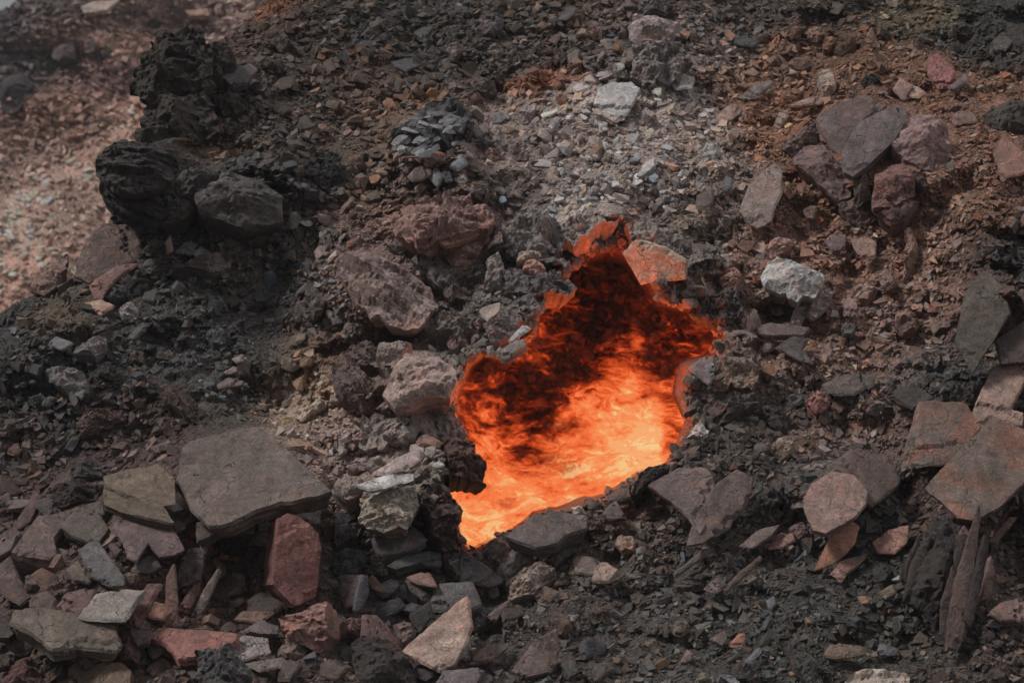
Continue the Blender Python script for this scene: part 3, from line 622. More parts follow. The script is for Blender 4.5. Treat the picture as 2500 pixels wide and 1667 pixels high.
add('J', [(388,750),(460,710),(510,740),(542,830),(470,892),(420,830)], S, 60, (96,83,79), 'b', 'stone', 'mauve-grey stone left of the pale triangular slab', 60)
add('J', [(505,700),(630,600),(652,700),(560,822)], F, 40, (58,55,55), 's', 'shale_plate', 'dark plate wedged behind the triangular slab left edge', 60)
add('J', [(480,430),(620,390),(682,495),(560,472)], U, 26, (112,86,74), 's', 'shale_plate', 'rust-tinged curled plate in the dark rubble left of the fire tip', 80)
add('J', [(470,450),(620,550),(580,588),(500,520)], F, 30, (96,88,82), 's', 'shale_plate', 'crumpled grey flake under the rust-tinged plate', 60)
add('J', [(1180,1070),(1320,880),(1412,890),(1432,1080),(1290,1112)], SL, 60, (84,71,69), 's', 'slab', 'mauve-brown slab at the bottom, beside a thin standing edge', 60)
add('J', [(1420,830),(1500,790),(1522,900),(1480,1060),(1440,1092)], FR, 60, (92,75,69), 's', 'slab', 'thin standing slab edge right of the mauve-brown slab', 50)
add('J', [(900,1020),(990,910),(1160,880),(1162,902),(1060,992)], U, 40, (96,81,74), 's', 'slab', 'brown slab slanting right of the triangular slab foot', 60)
add('J', [(660,1140),(720,1060),(960,1050),(1000,1060),(940,1180),(650,1180)], U, 60, (84,76,78), 's', 'slab', 'mauve-grey slab on the bottom edge under the triangular slab', 80)
add('J', [(-10,830),(60,720),(170,700),(202,760),(190,832)], S, 80, (102,74,70), 'b', 'boulder', 'brick-brown rounded boulder right of the reddish wedge', 50)
add('J', [(180,830),(200,690),(280,690),(400,800),(452,920),(430,965),(300,900)], SR, 70, (88,68,66), 's', 'slab', 'maroon leaning slab left of the triangular slab', 50)
add('J', [(100,870),(250,830),(400,890),(540,1050),(540,1180),(150,1180)], S, 120, (56,50,48), 'b', 'boulder', 'big dark brown boulder in the bottom centre-left', 60)
add('J', [(10,435),(170,430),(130,620),(60,642)], FL, 50, (88,75,72), 's', 'stone', 'mauve chipped stone beside the dark slate blade', 50)
add('J', [(170,440),(232,420),(222,560),(140,692),(120,660)], FR, 50, (66,66,70), 's', 'shale_splinter', 'dark slate blade standing right of the upright red slab', 70)
add('J', [(240,420),(352,540),(280,545),(218,470)], F, 40, (90,66,60), 's', 'shale_splinter', 'rust-brown strip right of the dark slate blade', 70)
add('J', [(-10,290),(60,230),(200,260),(222,292),(120,412),(-10,422)], S, 80, (62,62,63), 'b', 'rock_block', 'charcoal block right of the upright red slab top', 60)
add('J', [(-10,60),(180,80),(150,152),(-10,195)], U, 70, (66,62,60), 'b', 'rock_block', 'dark brown block below the pale layered rock', 40)
add('J', [(1032,560),(1040,500),(1070,455),(1102,560),(1060,585)], F, 40, (90,79,74), 's', 'stone', 'small upright brown stone left of the streaky grained boulder', 50)
add('H', [(1840,850),(1900,812),(2022,800),(1990,862),(1850,885)], U, 60, (76,69,67), 's', 'rock_block', 'dark flat block on the fire lip left of the charred lump', 40)
add('H', [(2018,785),(2060,690),(2200,640),(2272,640),(2200,752),(2080,805)], S, 80, (40,37,36), 'l', 'clinker_lump', 'black charred lump at the hottest edge of the fire', 40)
add('O', [(1488,1112),(1560,1073),(1620,1075),(1642,1100),(1630,1180),(1608,1222),(1560,1162)], unit((-.1,-.72,.68)), 70, (88,76,73), 's', 'slab', 'broad mauve-brown slab just right of the charred lump', 50)
add('I', [(80,612),(110,500),(200,330),(290,190),(420,110),(522,170),(480,330),(350,480),(190,592)], unit((.15,-.78,.6)), 60, (84,72,67), 's', 'slab', 'tapering brown slab leaning over the broad mauve-brown slab', 100)
add('H', [(1790,985),(1880,880),(1952,1000),(1850,1012)], SL, 50, (76,67,64), 's', 'stone', 'brown wedge stone on the soil under the dark flat lip block', 40)
add('H', [(1590,930),(1640,918),(1702,970),(1600,985)], S, 40, (150,140,132), 'b', 'stone', 'small pale stone on the crest of the dark layered ledge', 70)
# --- bottom right
add('I', [(858,300),(900,210),(1050,110),(1200,130),(1292,250),(1280,340),(1200,430),(1100,490),(1010,542),(930,520),(880,420)], unit((-.1,-.72,.68)), 70, (114,91,84), 's', 'slab', 'broad streaked pinkish-brown slab lying in the dark shale', 60)
add('I', [(1050,110),(1180,-10),(1450,20),(1512,120),(1500,190),(1320,335),(1250,240),(1200,140)], unit((.1,-.66,.74)), 90, (80,68,64), 's', 'slab', 'dark brown slab tucked behind the streaked pinkish-brown slab', 30)
add('I', [(943,785),(1010,630),(1090,480),(1180,455),(1237,480),(1200,600),(1140,680),(1060,742)], unit((-.1,-.8,.6)), 20, (140,95,72), 's', 'shale_plate', 'rust-orange leaf-shaped plate in the black shale', 70)
add('I', [(1330,590),(1440,510),(1572,490),(1562,600),(1480,672),(1370,662)], unit((0,-.78,.62)), 40, (128,93,80), 's', 'shale_plate', 'rusty four-sided plate right of the leaf-shaped plate', 60)
add('I', [(1063,792),(1120,720),(1292,665),(1240,732),(1110,832)], U, 40, (112,85,76), 's', 'shale_plate', 'elongated brown plate under the leaf-shaped plate', 40)
add('I', [(628,622),(700,540),(790,520),(802,580),(720,622)], U, 30, (120,88,82), 's', 'shale_plate', 'reddish plate left of the streaked pinkish-brown slab foot', 40)
add('I', [(768,480),(860,445),(912,560),(830,565)], S, 50, (92,75,73), 'b', 'stone', 'mauve stone at the streaked slab left corner', 30)
add('I', [(428,612),(560,510),(702,490),(640,560),(520,622)], U, 30, (90,77,74), 's', 'shale_plate', 'long grey-mauve plate left of the reddish plate', 30)
add('O', [(2123,1122),(2200,1040),(2280,953),(2360,985),(2360,1095),(2300,1160),(2240,1197),(2200,1192)], unit((-.2,-.8,.56)), 80, (92,78,70), 's', 'slab', 'large tilted slab with a burnt-orange band at the right edge', 150, mat=M_BURNT)
add('F', [(1535,1580),(1640,1200),(1730,1195),(1960,1210),(2062,1360),(1960,1470),(1860,1580)], unit((-.05,-.72,.7)), 80, (86,74,68), 's', 'slab', 'square-cornered brown slab with an orange-red stripe', 110, mat=M_BURNT)
add('F', [(2010,1250),(2150,950),(2200,930),(2290,930),(2380,1000),(2250,1240),(2345,1262),(2342,1330),(2080,1342)], unit((-.05,-.8,.6)), 90, (122,100,90), 's', 'rock_block', 'horn-shaped tan block with a whitish broken tip', 120)
add('I', [(1030,1600),(1200,1460),(1380,1440),(1500,1432),(1582,1470),(1580,1600)], S, 120, (140,131,122), 'b', 'boulder', 'pale tan boulder cut by the bottom edge in black shale', 70)
add('I', [(748,1330),(800,1170),(842,1230),(852,1310),(992,1440),(950,1462),(1060,1590),(950,1590),(800,1440)], S, 70, (70,69,68), 'r', 'boulder', 'curved dark slate boulder left of the pale bottom-edge boulder', 40)
add('I', [(1005,1362),(1050,1280),(1250,1290),(1285,1320),(1180,1352),(1080,1372)], U, 40, (92,80,68), 's', 'shale_plate', 'flat olive-brown plate above the pale bottom-edge boulder', 40)
add('I', [(1373,1332),(1390,1280),(1492,1310),(1440,1347)], U, 36, (74,77,82), 's', 'stone', 'small blue-grey stone right of the olive-brown plate', 40)
add('I', [(308,932),(440,800),(572,688),(584,710),(330,942)], F, 26, (86,70,62), 's', 'shale_splinter', 'thin stick-like brown splinter in the black shale', 60)
add('I', [(-10,812),(100,720),(200,640),(262,640),(-10,830)], F, 36, (82,75,70), 's', 'shale_splinter', 'long grey splinter above the dark square block', 60)
add('I', [(-10,832),(170,820),(192,910),(-10,952)], F, 60, (66,57,54), 'b', 'rock_block', 'dark square brown block under the long grey splinter', 40)
add('I', [(198,892),(290,838),(332,880),(280,932)], S, 40, (92,80,77), 's', 'stone', 'mauve chipped stone right of the dark square block', 40)
add('I', [(1378,932),(1470,880),(1482,930),(1420,972)], S, 36, (98,87,71), 's', 'stone', 'olive flake-like stone left of the splintered outcrop', 30)
add('I', [(1228,960),(1322,960),(1300,1002),(1260,1000)], U, 24, (120,93,74), 's', 'stone', 'small rust-edged stone between the leaf-shaped plate and the olive-brown plate', 30)
add('I', [(2065,992),(2130,690),(2162,800),(2132,962)], FR, 40, (90,69,64), 's', 'shale_splinter', 'maroon upright splinter right of the splintered outcrop', 40)
add('I', [(2095,602),(2270,430),(2312,420),(2162,602)], F, 40, (90,67,62), 's', 'shale_splinter', 'slanting maroon bar under the orange-banded slab', 60)
add('I', [(2105,1072),(2200,1000),(2380,955),(2380,1105),(2200,1122)], U, 60, (94,74,69), 's', 'slab', 'brown slab covered in chips at the right edge, below the maroon splinter', 30)
add('I', [(358,1292),(430,1220),(467,1220),(440,1282)], S, 16, (144,94,72), 's', 'stone', 'tiny bright rust flake alone on black shale near the bottom', 30)
add('I', [(228,1242),(330,1190),(347,1250),(310,1292)], S, 40, (102,91,84), 's', 'stone', 'grey-tan flake left of the tiny bright rust flake', 30)
add('I', [(105,1580),(160,1480),(250,1470),(255,1530),(200,1580)], S, 50, (98,93,81), 'b', 'stone', 'olive-grey stone on the bottom edge left of the slate strip', 30)
add('I', [(298,1470),(370,1480),(432,1545),(400,1560)], U, 26, (82,86,91), 's', 'stone', 'slate-blue strip on the bottom edge', 30)
add('I', [(38,1402),(80,1320),(132,1360),(70,1404)], S, 36, (100,82,78), 's', 'stone', 'pinkish triangular stone above the olive-grey bottom stone', 30)
add('I', [(468,1402),(560,1308),(572,1330),(500,1404)], U, 22, (82,85,91), 's', 'stone', 'slender blue-grey sliver left of the curved slate boulder', 30)
add('I', [(618,992),(660,950),(672,1010),(640,1052)], S, 26, (82,85,91), 's', 'stone', 'upright blue-grey chip right of the stick-like splinter', 30)
# --- right middle
add('F', [(573,350),(620,240),(680,210),(780,230),(900,280),(1000,330),(1007,380),(940,470),(870,470),(820,517),(770,500),(750,460),(600,420)], unit((-.12,-.75,.62)), 110, (192,193,202), 'b', 'boulder', 'bluish white boulder right of the fire, whitest rock on the slope', 40)
add('F', [(613,180),(640,90),(720,45),(822,80),(770,150),(650,202)], S, 80, (134,110,103), 'b', 'stone', 'rounded pinkish stone on top of the white boulder', 30)
add('F', [(928,560),(940,480),(1010,410),(1072,410),(1082,450),(1040,540),(970,592)], SR, 70, (134,121,116), 'b', 'stone', 'pale grey stone against the white boulder lower right', 30)
add('F', [(768,668),(820,500),(892,490),(892,600),(850,672)], F, 70, (150,150,160), 'b', 'rock_block', 'white pillar of rock under the white boulder', 10)
add('F', [(500,695),(640,650),(820,680),(902,690),(860,742),(640,742),(510,722)], unit((0,-.75,.66)), 60, (90,77,74), 's', 'shale_splinter', 'horizontal brown beam-like slab at the foot of the white pillar', 40)
add('F', [(408,762),(450,620),(480,550),(512,560),(492,640),(470,702)], FL, 60, (142,122,114), 'r', 'stone', 'pale curled pinkish rock at the left end of the beam-like slab', 30)
add('F', [(673,812),(800,750),(892,770),(850,830),(932,932),(840,912)], unit((0,-.75,.66)), 30, (74,65,65), 's', 'shale_plate', 'dark slate plate below the beam-like slab', 50)
add('F', [(558,842),(620,770),(682,770),(670,820),(590,857)], S, 40, (92,80,75), 's', 'stone', 'grey-brown stone left of the dark slate plate', 30)
add('F', [(878,1190),(960,1108),(1042,1190),(980,1262),(950,1262)], S, 50, (130,87,84), 'b', 'stone', 'rose-red stone in the brown chips right of the dark logs', 40)
add('F', [(105,1312),(200,1190),(400,1110),(592,1100),(560,1200),(400,1290),(180,1372)], unit((-.1,-.8,.6)), 90, (68,64,61), 'r', 'boulder', 'long dark log-like boulder at the right rim of the fire', 50)
add('F', [(568,1290),(600,1190),(660,1145),(722,1190),(722,1250),(832,1330),(760,1402),(640,1352)], S, 80, (54,50,48), 'b', 'boulder', 'black blocky boulder right of the log-like boulder', 30)
add('F', [(988,1070),(1100,1010),(1342,980),(1332,1050),(1200,1132),(1080,1132)], unit((0,-.66,.75)), 50, (76,69,65), 's', 'slab', 'dark grey-brown slab above the rose-red stone', 40)
add('F', [(1885,770),(1960,450),(2080,300),(2200,400),(2252,590),(2150,760),(2000,962)], unit((-.2,-.85,.48)), 80, (76,70,63), 's', 'slab', 'steep smooth olive-black slab face near the right edge', 40)
add('F', [(2158,780),(2390,620),(2390,910),(2200,932)], unit((-.1,-.85,.5)), 70, (70,59,56), 's', 'slab', 'dark maroon slab above the horn-shaped block', 60)
add('F', [(1438,1142),(1600,1050),(1742,1150),(1600,1232)], U, 60, (60,56,54), 's', 'slab', 'black slab left of the square-cornered brown slab', 30)
add('F', [(1818,1192),(1900,1060),(2002,1040),(2012,1180),(1950,1222)], SL, 60, (66,61,58), 'b', 'rock_block', 'dark olive block above the square-cornered brown slab', 20)
add('F', [(1198,420),(1280,368),(1372,410),(1350,470),(1300,522),(1240,482)], S, 50, (136,111,99), 'b', 'stone', 'tan knobbly stone right of the white boulder', 30)
add('F', [(1138,490),(1222,500),(1222,602),(1140,592)], S, 40, (120,93,86), 's', 'stone', 'square pinkish stone below the tan knobbly stone', 30)
add('F', [(1388,330),(1440,280),(1472,370),(1410,422)], SR, 40, (110,88,79), 's', 'stone', 'brown pointed stone above the tan knobbly stone', 30)
add('F', [(678,1450),(720,1430),(792,1460),(750,1550),(690,1560)], SL, 50, (118,102,88), 'b', 'stone', 'tan cube-like stone below the black blocky boulder', 40)
add('F', [(98,960),(170,908),(212,920),(242,1010),(220,1072),(140,1002)], FL, 40, (98,101,106), 's', 'stone', 'blue-grey slate stone on the right wall of the fire', 20)
add('F', [(83,1425),(120,1360),(150,1343),(222,1400),(180,1442)], S, 50, (168,156,150), 'l', 'clinker_lump', 'white ash-crusted lump at the right rim of the fire', 40)
add('F', [(1525,20),(1580,-10),(1602,150),(1542,290),(1512,430),(1480,442),(1530,300),(1548,150)], FL, 40, (136,108,94), 'r', 'shale_splinter', 'long tan fluted splinter on the right slope', 40)
add('F', [(1198,100),(1290,78),(1352,110),(1342,200),(1280,222),(1220,152)], S, 40, (126,103,91), 's', 'stone', 'tan plate-like stone above the brown pointed stone', 30)
add('F', [(1008,100),(1100,18),(1152,80),(1142,150),(1060,172)], S, 40, (102,84,81), 's', 'stone', 'mauve stone between the pinkish rounded stone and the tan plate-like stone', 30)
add('F', [(278,370),(310,300),(400,280),(442,330),(400,422),(320,422)], SL, 60, (118,86,76), 'b', 'stone', 'reddish rounded stone above the right shoulder of the fire', 20)
add('E', [(1930,470),(2020,380),(2200,430),(2360,530),(2362,640),(2250,655),(2150,652),(2060,682)], unit((-.38,-.85,-.2)), 90, (158,120,102), 's', 'slab', 'tan slab glowing orange above the top of the fire', 60)
# --- upper right boulder cluster
add('C', [(945,810),(1080,720),(1250,650),(1420,700),(1260,800),(1170,900),(1130,1050),(1050,1000)], unit((-.2,-.75,.62)), 110, (84,71,69), 's', 'boulder', 'upper left boulder of the cluster, partly buried in chips', 20)
add('C', [(1120,1035),(1180,900),(1260,800),(1440,720),(1552,698),(1562,800),(1480,942),(1330,1085),(1200,1175),(1140,1142)], unit((.08,-.8,.58)), 120, (88,78,78), 's', 'boulder', 'dark wedge boulder pointing down in the middle of the cluster', 130)
add('C', [(788,1040),(860,960),(990,933),(1060,1040),(1120,1100),(1202,1200),(1180,1300),(1090,1342),(950,1222),(800,1102)], unit((-.15,-.85,.5)), 120, (102,83,80), 'b', 'boulder', 'mauve-brown boulder at the left of the cluster', 70)
add('C', [(1468,962),(1560,790),(1640,728),(1820,820),(1872,920),(1872,1010),(1810,1142),(1690,1112),(1560,1042)], unit((.12,-.8,.58)), 130, (118,95,92), 'b', 'boulder', 'big pinkish boulder with pale streaks at the right of the cluster', 70)
add('C', [(1328,1332),(1350,1150),(1480,1080),(1600,1150),(1622,1290),(1480,1362),(1340,1372)], S, 120, (102,74,69), 'b', 'boulder', 'maroon boulder under the big pinkish one', 40)
add('C', [(1088,1380),(1220,1330),(1340,1380),(1402,1440),(1280,1522),(1170,1482)], S, 100, (88,73,66), 'b', 'boulder', 'brown boulder at the foot of the cluster', 40)
add('C', [(1340,1380),(1470,1365),(1600,1310),(1652,1330),(1560,1422),(1450,1452)], U, 60, (86,67,62), 'b', 'boulder', 'long dark red boulder under the maroon one', 30)
add('C', [(1208,1180),(1300,1160),(1322,1330),(1222,1402)], F, 60, (84,74,69), 'r', 'rock_block', 'narrow upright block between the mauve-brown and maroon boulders', 30)
add('C', [(720,982),(800,900),(940,830),(982,930),(860,962),(790,1040)], S, 80, (86,75,73), 'b', 'boulder', 'grey-brown boulder behind the mauve-brown one', 20)
add('C', [(1590,1160),(1640,1170),(1722,1240),(1680,1252),(1600,1212)], S, 60, (74,60,56), 'b', 'stone', 'small dark block tucked under the pinkish boulder', 30)
add('C', [(438,1420),(500,1250),(580,1160),(660,1098),(712,1140),(702,1300),(660,1400),(640,1500),(550,1532),(470,1482)], unit((-.2,-.8,.56)), 50, (112,98,93), 's', 'slab', 'rounded tongue-like slab left of the boulder cluster', 40)
add('C', [(968,480),(1000,438),(1042,450),(1082,590),(1050,640),(1010,672),(980,580)], F, 60, (136,122,111), 'b', 'stone', 'upright pale tan stone on the rusty soil above the cluster', 20)
add('C', [(428,632),(560,560),(652,540),(640,570),(540,642)], U, 36, (100,89,84), 's', 'stone', 'elongated grey stone left of the upright pale stone', 20)
add('C', [(768,722),(900,650),(1002,640),(980,682),(840,722)], U, 40, (116,92,83), 's', 'stone', 'elongated pinkish stone above the cluster left end', 20)
add('C', [(1710,390),(1760,358),(1872,490),(1850,582),(1770,582),(1708,500)], FL, 50, (124,80,79), 's', 'slab', 'wine-red upright slab on the upper right slope', 20)
add('C', [(1850,582),(1960,490),(1972,540),(1880,602)], U, 40, (90,77,77), 's', 'stone', 'grey stone leaning on the wine-red slab', 20)
add('C', [(278,782),(350,720),(420,700),(432,740),(380,792),(310,822)], U, 36, (134,110,98), 's', 'stone', 'tan oval stone on the rusty soil below the elongated grey stone', 20)
add('C', [(658,852),(700,760),(747,743),(740,790),(680,872)], SL, 40, (114,98,93), 's', 'stone', 'upright mauve-grey stone left of the cluster', 20)
add('C', [(188,1042),(210,950),(290,970),(332,1030),(250,1062)], S, 40, (152,138,133), 'b', 'stone', 'pale pinkish-white stone on the ashy slope', 20)
add('C', [(2098,762),(2140,680),(2390,680),(2390,905),(2200,892),(2120,832)], S, 110, (60,56,52), 'b', 'boulder', 'dark olive-black boulder at the right edge by the cluster', 40)
add('C', [(1848,792),(1900,750),(2022,770),(2032,820),(1900,822)], U, 40, (98,77,72), 's', 'stone', 'flat reddish stone between the cluster and the olive-black boulder', 20)
add('C', [(2048,462),(2110,390),(2172,450),(2150,502),(2090,512)], S, 50, (90,81,71), 'b', 'stone', 'olive block right of the wine-red slab', 20)
add('C', [(1468,602),(1520,520),(1602,570),(1540,662)], S, 40, (132,104,97), 's', 'stone', 'pinkish jagged stone above the wedge boulder', 20)
add('C', [(1558,642),(1610,580),(1682,620),(1640,652)], S, 36, (148,120,106), 's', 'stone', 'pale flesh-coloured stone next to the pinkish jagged stone', 20)
add('C', [(1248,532),(1370,480),(1392,520),(1350,572),(1270,572)], S, 50, (46,44,44), 'b', 'stone', 'coal-black stone right of the upright pale tan stone', 20)
add('C', [(1868,180),(1940,148),(2007,190),(2002,242),(1900,212)], S, 60, (58,52,50), 'b', 'stone', 'dark block near the top right corner', 20)
add('C', [(2148,1022),(2210,918),(2390,1060),(2390,1150),(2200,1202)], UL, 50, (110,80,68), 's', 'slab', 'rust-brown slab below the olive-black boulder', 30)
# --- top centre
add('B', [(1968,180),(2020,100),(2110,68),(2200,100),(2302,150),(2280,222),(2150,302),(2060,332),(1990,272)], unit((-.15,-.8,.58)), 70, (130,117,116), 'b', 'boulder', 'smooth pale mauve lens-shaped boulder at the top', 30)
add('B', [(2018,82),(2060,-20),(2242,-20),(2232,72),(2130,68)], S, 80, (84,80,80), 'b', 'boulder', 'grey boulder cut by the top edge above the lens-shaped one', 20)
add('B', [(1742,702),(1780,590),(1880,550),(1990,550),(2052,600),(2000,702),(1930,785),(1850,755)], unit((-.15,-.8,.58)), 60, (164,150,146), 's', 'slab', 'chalky pinkish-white ledge on the ashy slope', 30)
add('B', [(1740,712),(1860,775),(1932,792),(1890,812),(1752,742)], U, 40, (140,126,120), 's', 'shale_plate', 'thin pale plate under the chalky ledge', 20)
add('B', [(908,162),(980,120),(1080,68),(1132,100),(1132,172),(1060,232),(960,232)], S, 60, (78,76,78), 'b', 'boulder', 'slate-grey rounded boulder in the dark scree at the top', 20)
add('B', [(528,212),(600,180),(652,190),(600,272)], U, 40, (64,64,66), 's', 'stone', 'dark triangular stone left of the slate-grey boulder', 20)
add('B', [(378,412),(480,388),(562,440),(480,472),(400,442)], U, 40, (66,64,66), 's', 'stone', 'flat dark stone above the layered grey crag', 20)
add('B', [(588,452),(640,398),(692,420),(650,472)], S, 40, (64,62,63), 'b', 'stone', 'dark stone right of the flat dark one above the layered crag', 20)
add('B', [(738,342),(790,288),(882,290),(880,330),(810,372)], S, 40, (108,98,93), 'b', 'stone', 'tan-grey stone below the slate-grey boulder', 20)
add('B', [(1018,342),(1060,288),(1132,300),(1142,350),(1090,392)], S, 50, (90,83,80), 'b', 'stone', 'rounded brown-grey stone below and right of the slate-grey boulder', 20)
add('B', [(1688,202),(1720,143),(1792,200),(1792,242),(1740,242)], S, 50, (112,86,78), 'b', 'stone', 'reddish triangular stone left of the lens-shaped boulder', 20)
add('B', [(1498,122),(1560,38),(1622,50),(1600,92),(1550,127)], UL, 40, (70,66,66), 's', 'stone', 'dark slanted stone near the top edge', 20)
add('B', [(1373,412),(1400,373),(1462,375),(1450,432),(1420,452)], S, 50, (94,83,80), 'b', 'stone', 'squat grey stone above the rusty orange patch', 20)
add('B', [(848,862),(890,808),(922,840),(922,950),(890,972)], F, 50, (60,52,52), 'b', 'stone', 'dark upright stone at the right side of the layered crag', 30)
add('B', [(968,862),(1010,818),(1062,880),(1000,902)], SR, 40, (104,97,96), 's', 'stone', 'grey boxy stone right of the dark upright one', 30)
add('B', [(928,862),(960,838),(992,910),(950,922)], SR, 40, (80,77,77), 's', 'stone', 'narrow grey stone between the dark upright and boxy stones', 30)
add('B', [(948,982),(970,918),(1050,920),(1072,942),(1010,972)], S, 40, (86,84,84), 'b', 'stone', 'grey stone under the boxy stone', 30)
add('B', [(1078,962),(1112,858),(1122,952)], F, 30, (98,95,92), 's', 'stone', 'small pointed stone standing right of the boxy stone', 30)
add('B', [(1258,832),(1270,698),(1352,700),(1330,802),(1280,842)], F, 50, (120,110,110), 'b', 'stone', 'upright grey-mauve block on the ashy slope', 20)
add('B', [(998,1042),(1040,998),(1112,1020),(1132,1062),(1060,1082)], S, 50, (110,82,79), 'b', 'stone', 'smooth wine-brown stone below the layered crag', 20)
add('B', [(1148,1002),(1200,928),(1252,940),(1240,1000),(1180,1042)], S, 50, (112,98,95), 'b', 'stone', 'mauve-grey stone right of the wine-brown stone', 20)
add('B', [(1218,1072),(1260,998),(1312,1030),(1290,1082)], S, 50, (96,83,82), 'b', 'stone', 'brown stone just right of the mauve-grey stone', 20)
add('B', [(633,1202),(660,1128),(722,1190),(680,1262)], FL, 40, (132,137,144), 's', 'stone', 'pale blue-grey stone below the layered crag', 20)
add('B', [(718,1162),(770,1148),(792,1220),(740,1222)], F, 40, (126,130,137), 's', 'stone', 'pale blue-grey block touching another pale stone on its left', 20)
add('B', [(778,1122),(850,1038),(892,1100),(830,1142)], SR, 40, (112,114,121), 's', 'stone', 'bluish stone under the crag overhang', 20)
add('B', [(818,1202),(840,1158),(882,1190),(850,1242)], S, 40, (138,128,126), 'b', 'stone', 'whitish pink stone right of the pale blue-grey pair', 20)
add('B', [(488,1192),(540,1130),(620,1110),(652,1160),(600,1202),(520,1217)], S, 40, (92,81,78), 's', 'stone', 'brown plate left of the pale blue-grey pair', 20)
add('B', [(1508,972),(1550,948),(1612,980),(1560,1002)], U, 36, (144,122,111), 's', 'stone', 'tan chip on the middle of the ashy slope', 20)
add('B', [(1698,962),(1740,908),(1792,940),(1750,1002)], S, 40, (126,112,105), 's', 'stone', 'grey-tan stone right of the tan chip', 20)
add('B', [(1303,1232),(1330,1188),(1377,1200),(1370,1232),(1340,1257)], S, 40, (112,99,92), 'b', 'stone', 'five-sided grey-tan stone above the fire arch', 20)
add('B', [(1758,1182),(1800,1158),(1842,1190),(1790,1212)], S, 40, (164,160,160), 'b', 'stone', 'whitish stone on the ashy ridge above the fire', 20)
add('B', [(1813,1202),(1862,1178),(1862,1212)], U, 30, (172,170,172), 's', 'stone', 'small white stone touching the whitish one on the ridge', 25)
add('B', [(2028,1182),(2070,1108),(2152,1068),(2152,1120),(2060,1182)], UL, 40, (146,139,139), 's', 'stone', 'slanted pale grey stone right of the white stones', 20)
add('B', [(908,652),(960,618),(1002,650),(930,692)], S, 50, (92,66,58), 'b', 'stone', 'rust-red stone above the layered crag', 20)
add('B', [(888,582),(960,498),(1062,540),(1092,600),(1000,622)], S, 60, (86,75,70), 'b', 'stone', 'brown-grey stone just above the rust-red stone', 20)
add('B', [(2068,752),(2100,708),(2152,760),(2192,862),(2140,872)], F, 40, (134,127,127), 'r', 'stone', 'fluted pale grey stone right of the chalky ledge', 20)
add('B', [(2268,545),(2352,498),(2420,520),(2400,590),(2300,592)], S, 40, (156,142,137), 's', 'stone', 'pale pinkish slab-like stone above the fluted grey stone', 20)
# --- rim of the fire
add('E', [(-5,582),(60,450),(200,448),(400,490),(560,600),(640,680),(684,780),(620,832),(512,942),(440,932),(200,832),(80,682)], unit((-.12,-.8,.58)), 140, (120,103,98), 'r', 'boulder', 'big leaf-shaped mauve boulder jutting left above the fire', 90, res=1.2)
add('E', [(698,392),(720,320),(900,285),(1042,248),(1052,290),(900,372),(740,412)], unit((.1,-.85,.5)), 60, (150,108,88), 's', 'slab', 'reddish slab glowing along its lower edge above the leaf-shaped boulder', 40)
add('E', [(708,432),(850,395),(962,370),(992,430),(930,542),(860,602),(780,542)], unit((.1,-.95,.1)), 80, (130,101,88), 'b', 'boulder', 'orange-brown boulder under the glowing reddish slab', 20)
add('E', [(548,242),(600,178),(662,262),(620,292)], S, 40, (128,98,93), 'b', 'stone', 'pink stone left of the glowing reddish slab', 30)
add('E', [(838,212),(870,168),(912,220),(860,240)], S, 40, (138,102,94), 'b', 'stone', 'coral pink stone on top of the glowing reddish slab', 30)
add('E', [(998,202),(1070,188),(1062,240),(1010,245)], S, 40, (136,98,88), 'b', 'stone', 'reddish stone at the right tip of the glowing reddish slab', 30)
add('E', [(508,312),(622,290),(622,350),(540,372)], S, 50, (128,94,88), 'b', 'stone', 'brick-pink stone below the pink stone', 30)
add('E', [(343,402),(380,348),(472,360),(492,440),(430,467)], S, 60, (106,92,86), 'b', 'stone', 'round brown stone above the leaf-shaped boulder', 30)
add('E', [(1218,502),(1240,438),(1382,450),(1382,480),(1270,502)], S, 50, (156,128,116), 'b', 'stone', 'pale-topped orange stone on the left shoulder of the fire arch', 40)
add('E', [(1263,562),(1290,498),(1352,500),(1417,560),(1360,602)], S, 50, (142,104,88), 'b', 'stone', 'orange stone under the pale-topped one', 40)
add('E', [(998,692),(1040,510),(1110,478),(1142,600),(1150,690),(1090,700)], S, 90, (112,105,103), 'l', 'clinker_lump', 'crusty grey clinker column left of the fire arch', 40)
add('E', [(1150,700),(1130,590),(1180,520),(1250,590),(1330,620),(1450,560),(1600,600),(1650,690),(1500,740),(1300,760)], S, 90, (84,80,80), 'l', 'clinker_lump', 'dark grey crusted clinker mass over the left side of the fire', 30)
add('E', [(1540,330),(1590,250),(1750,200),(1900,178),(1940,205),(1770,280),(1600,375)], S, 80, (124,116,112), 'l', 'clinker_lump', 'ash-grey crust along the top of the fire arch', 20)
add('E', [(968,852),(1000,820),(1110,798),(1102,850),(1020,922)], UL, 40, (128,115,110), 's', 'stone', 'grey-pink plate at the left edge of the fire', 40)
add('E', [(998,952),(1120,870),(1222,880),(1202,982),(1050,1092)], SL, 70, (94,86,83), 'b', 'rock_block', 'dark banded block at the left edge of the fire', 40)
add('E', [(1078,1132),(1260,1030),(1292,1080),(1130,1172)], unit((-.1,-.6,.78)), 60, (108,99,95), 's', 'slab', 'layered grey slab overhanging the fire on its left', 40)
add('E', [(1163,1052),(1270,938),(1312,960),(1182,1064)], S, 36, (170,168,164), 's', 'shale_splinter', 'bright white sliver of rock at the left edge of the fire', 90)
add('E', [(308,1402),(400,1230),(460,1140),(700,1158),(812,1250),(822,1330),(770,1442),(600,1442),(400,1522)], unit((-.05,-.88,.45)), 130, (146,120,112), 'b', 'boulder', 'big pinkish boulder with an orange-lit side left of the fire', 60)
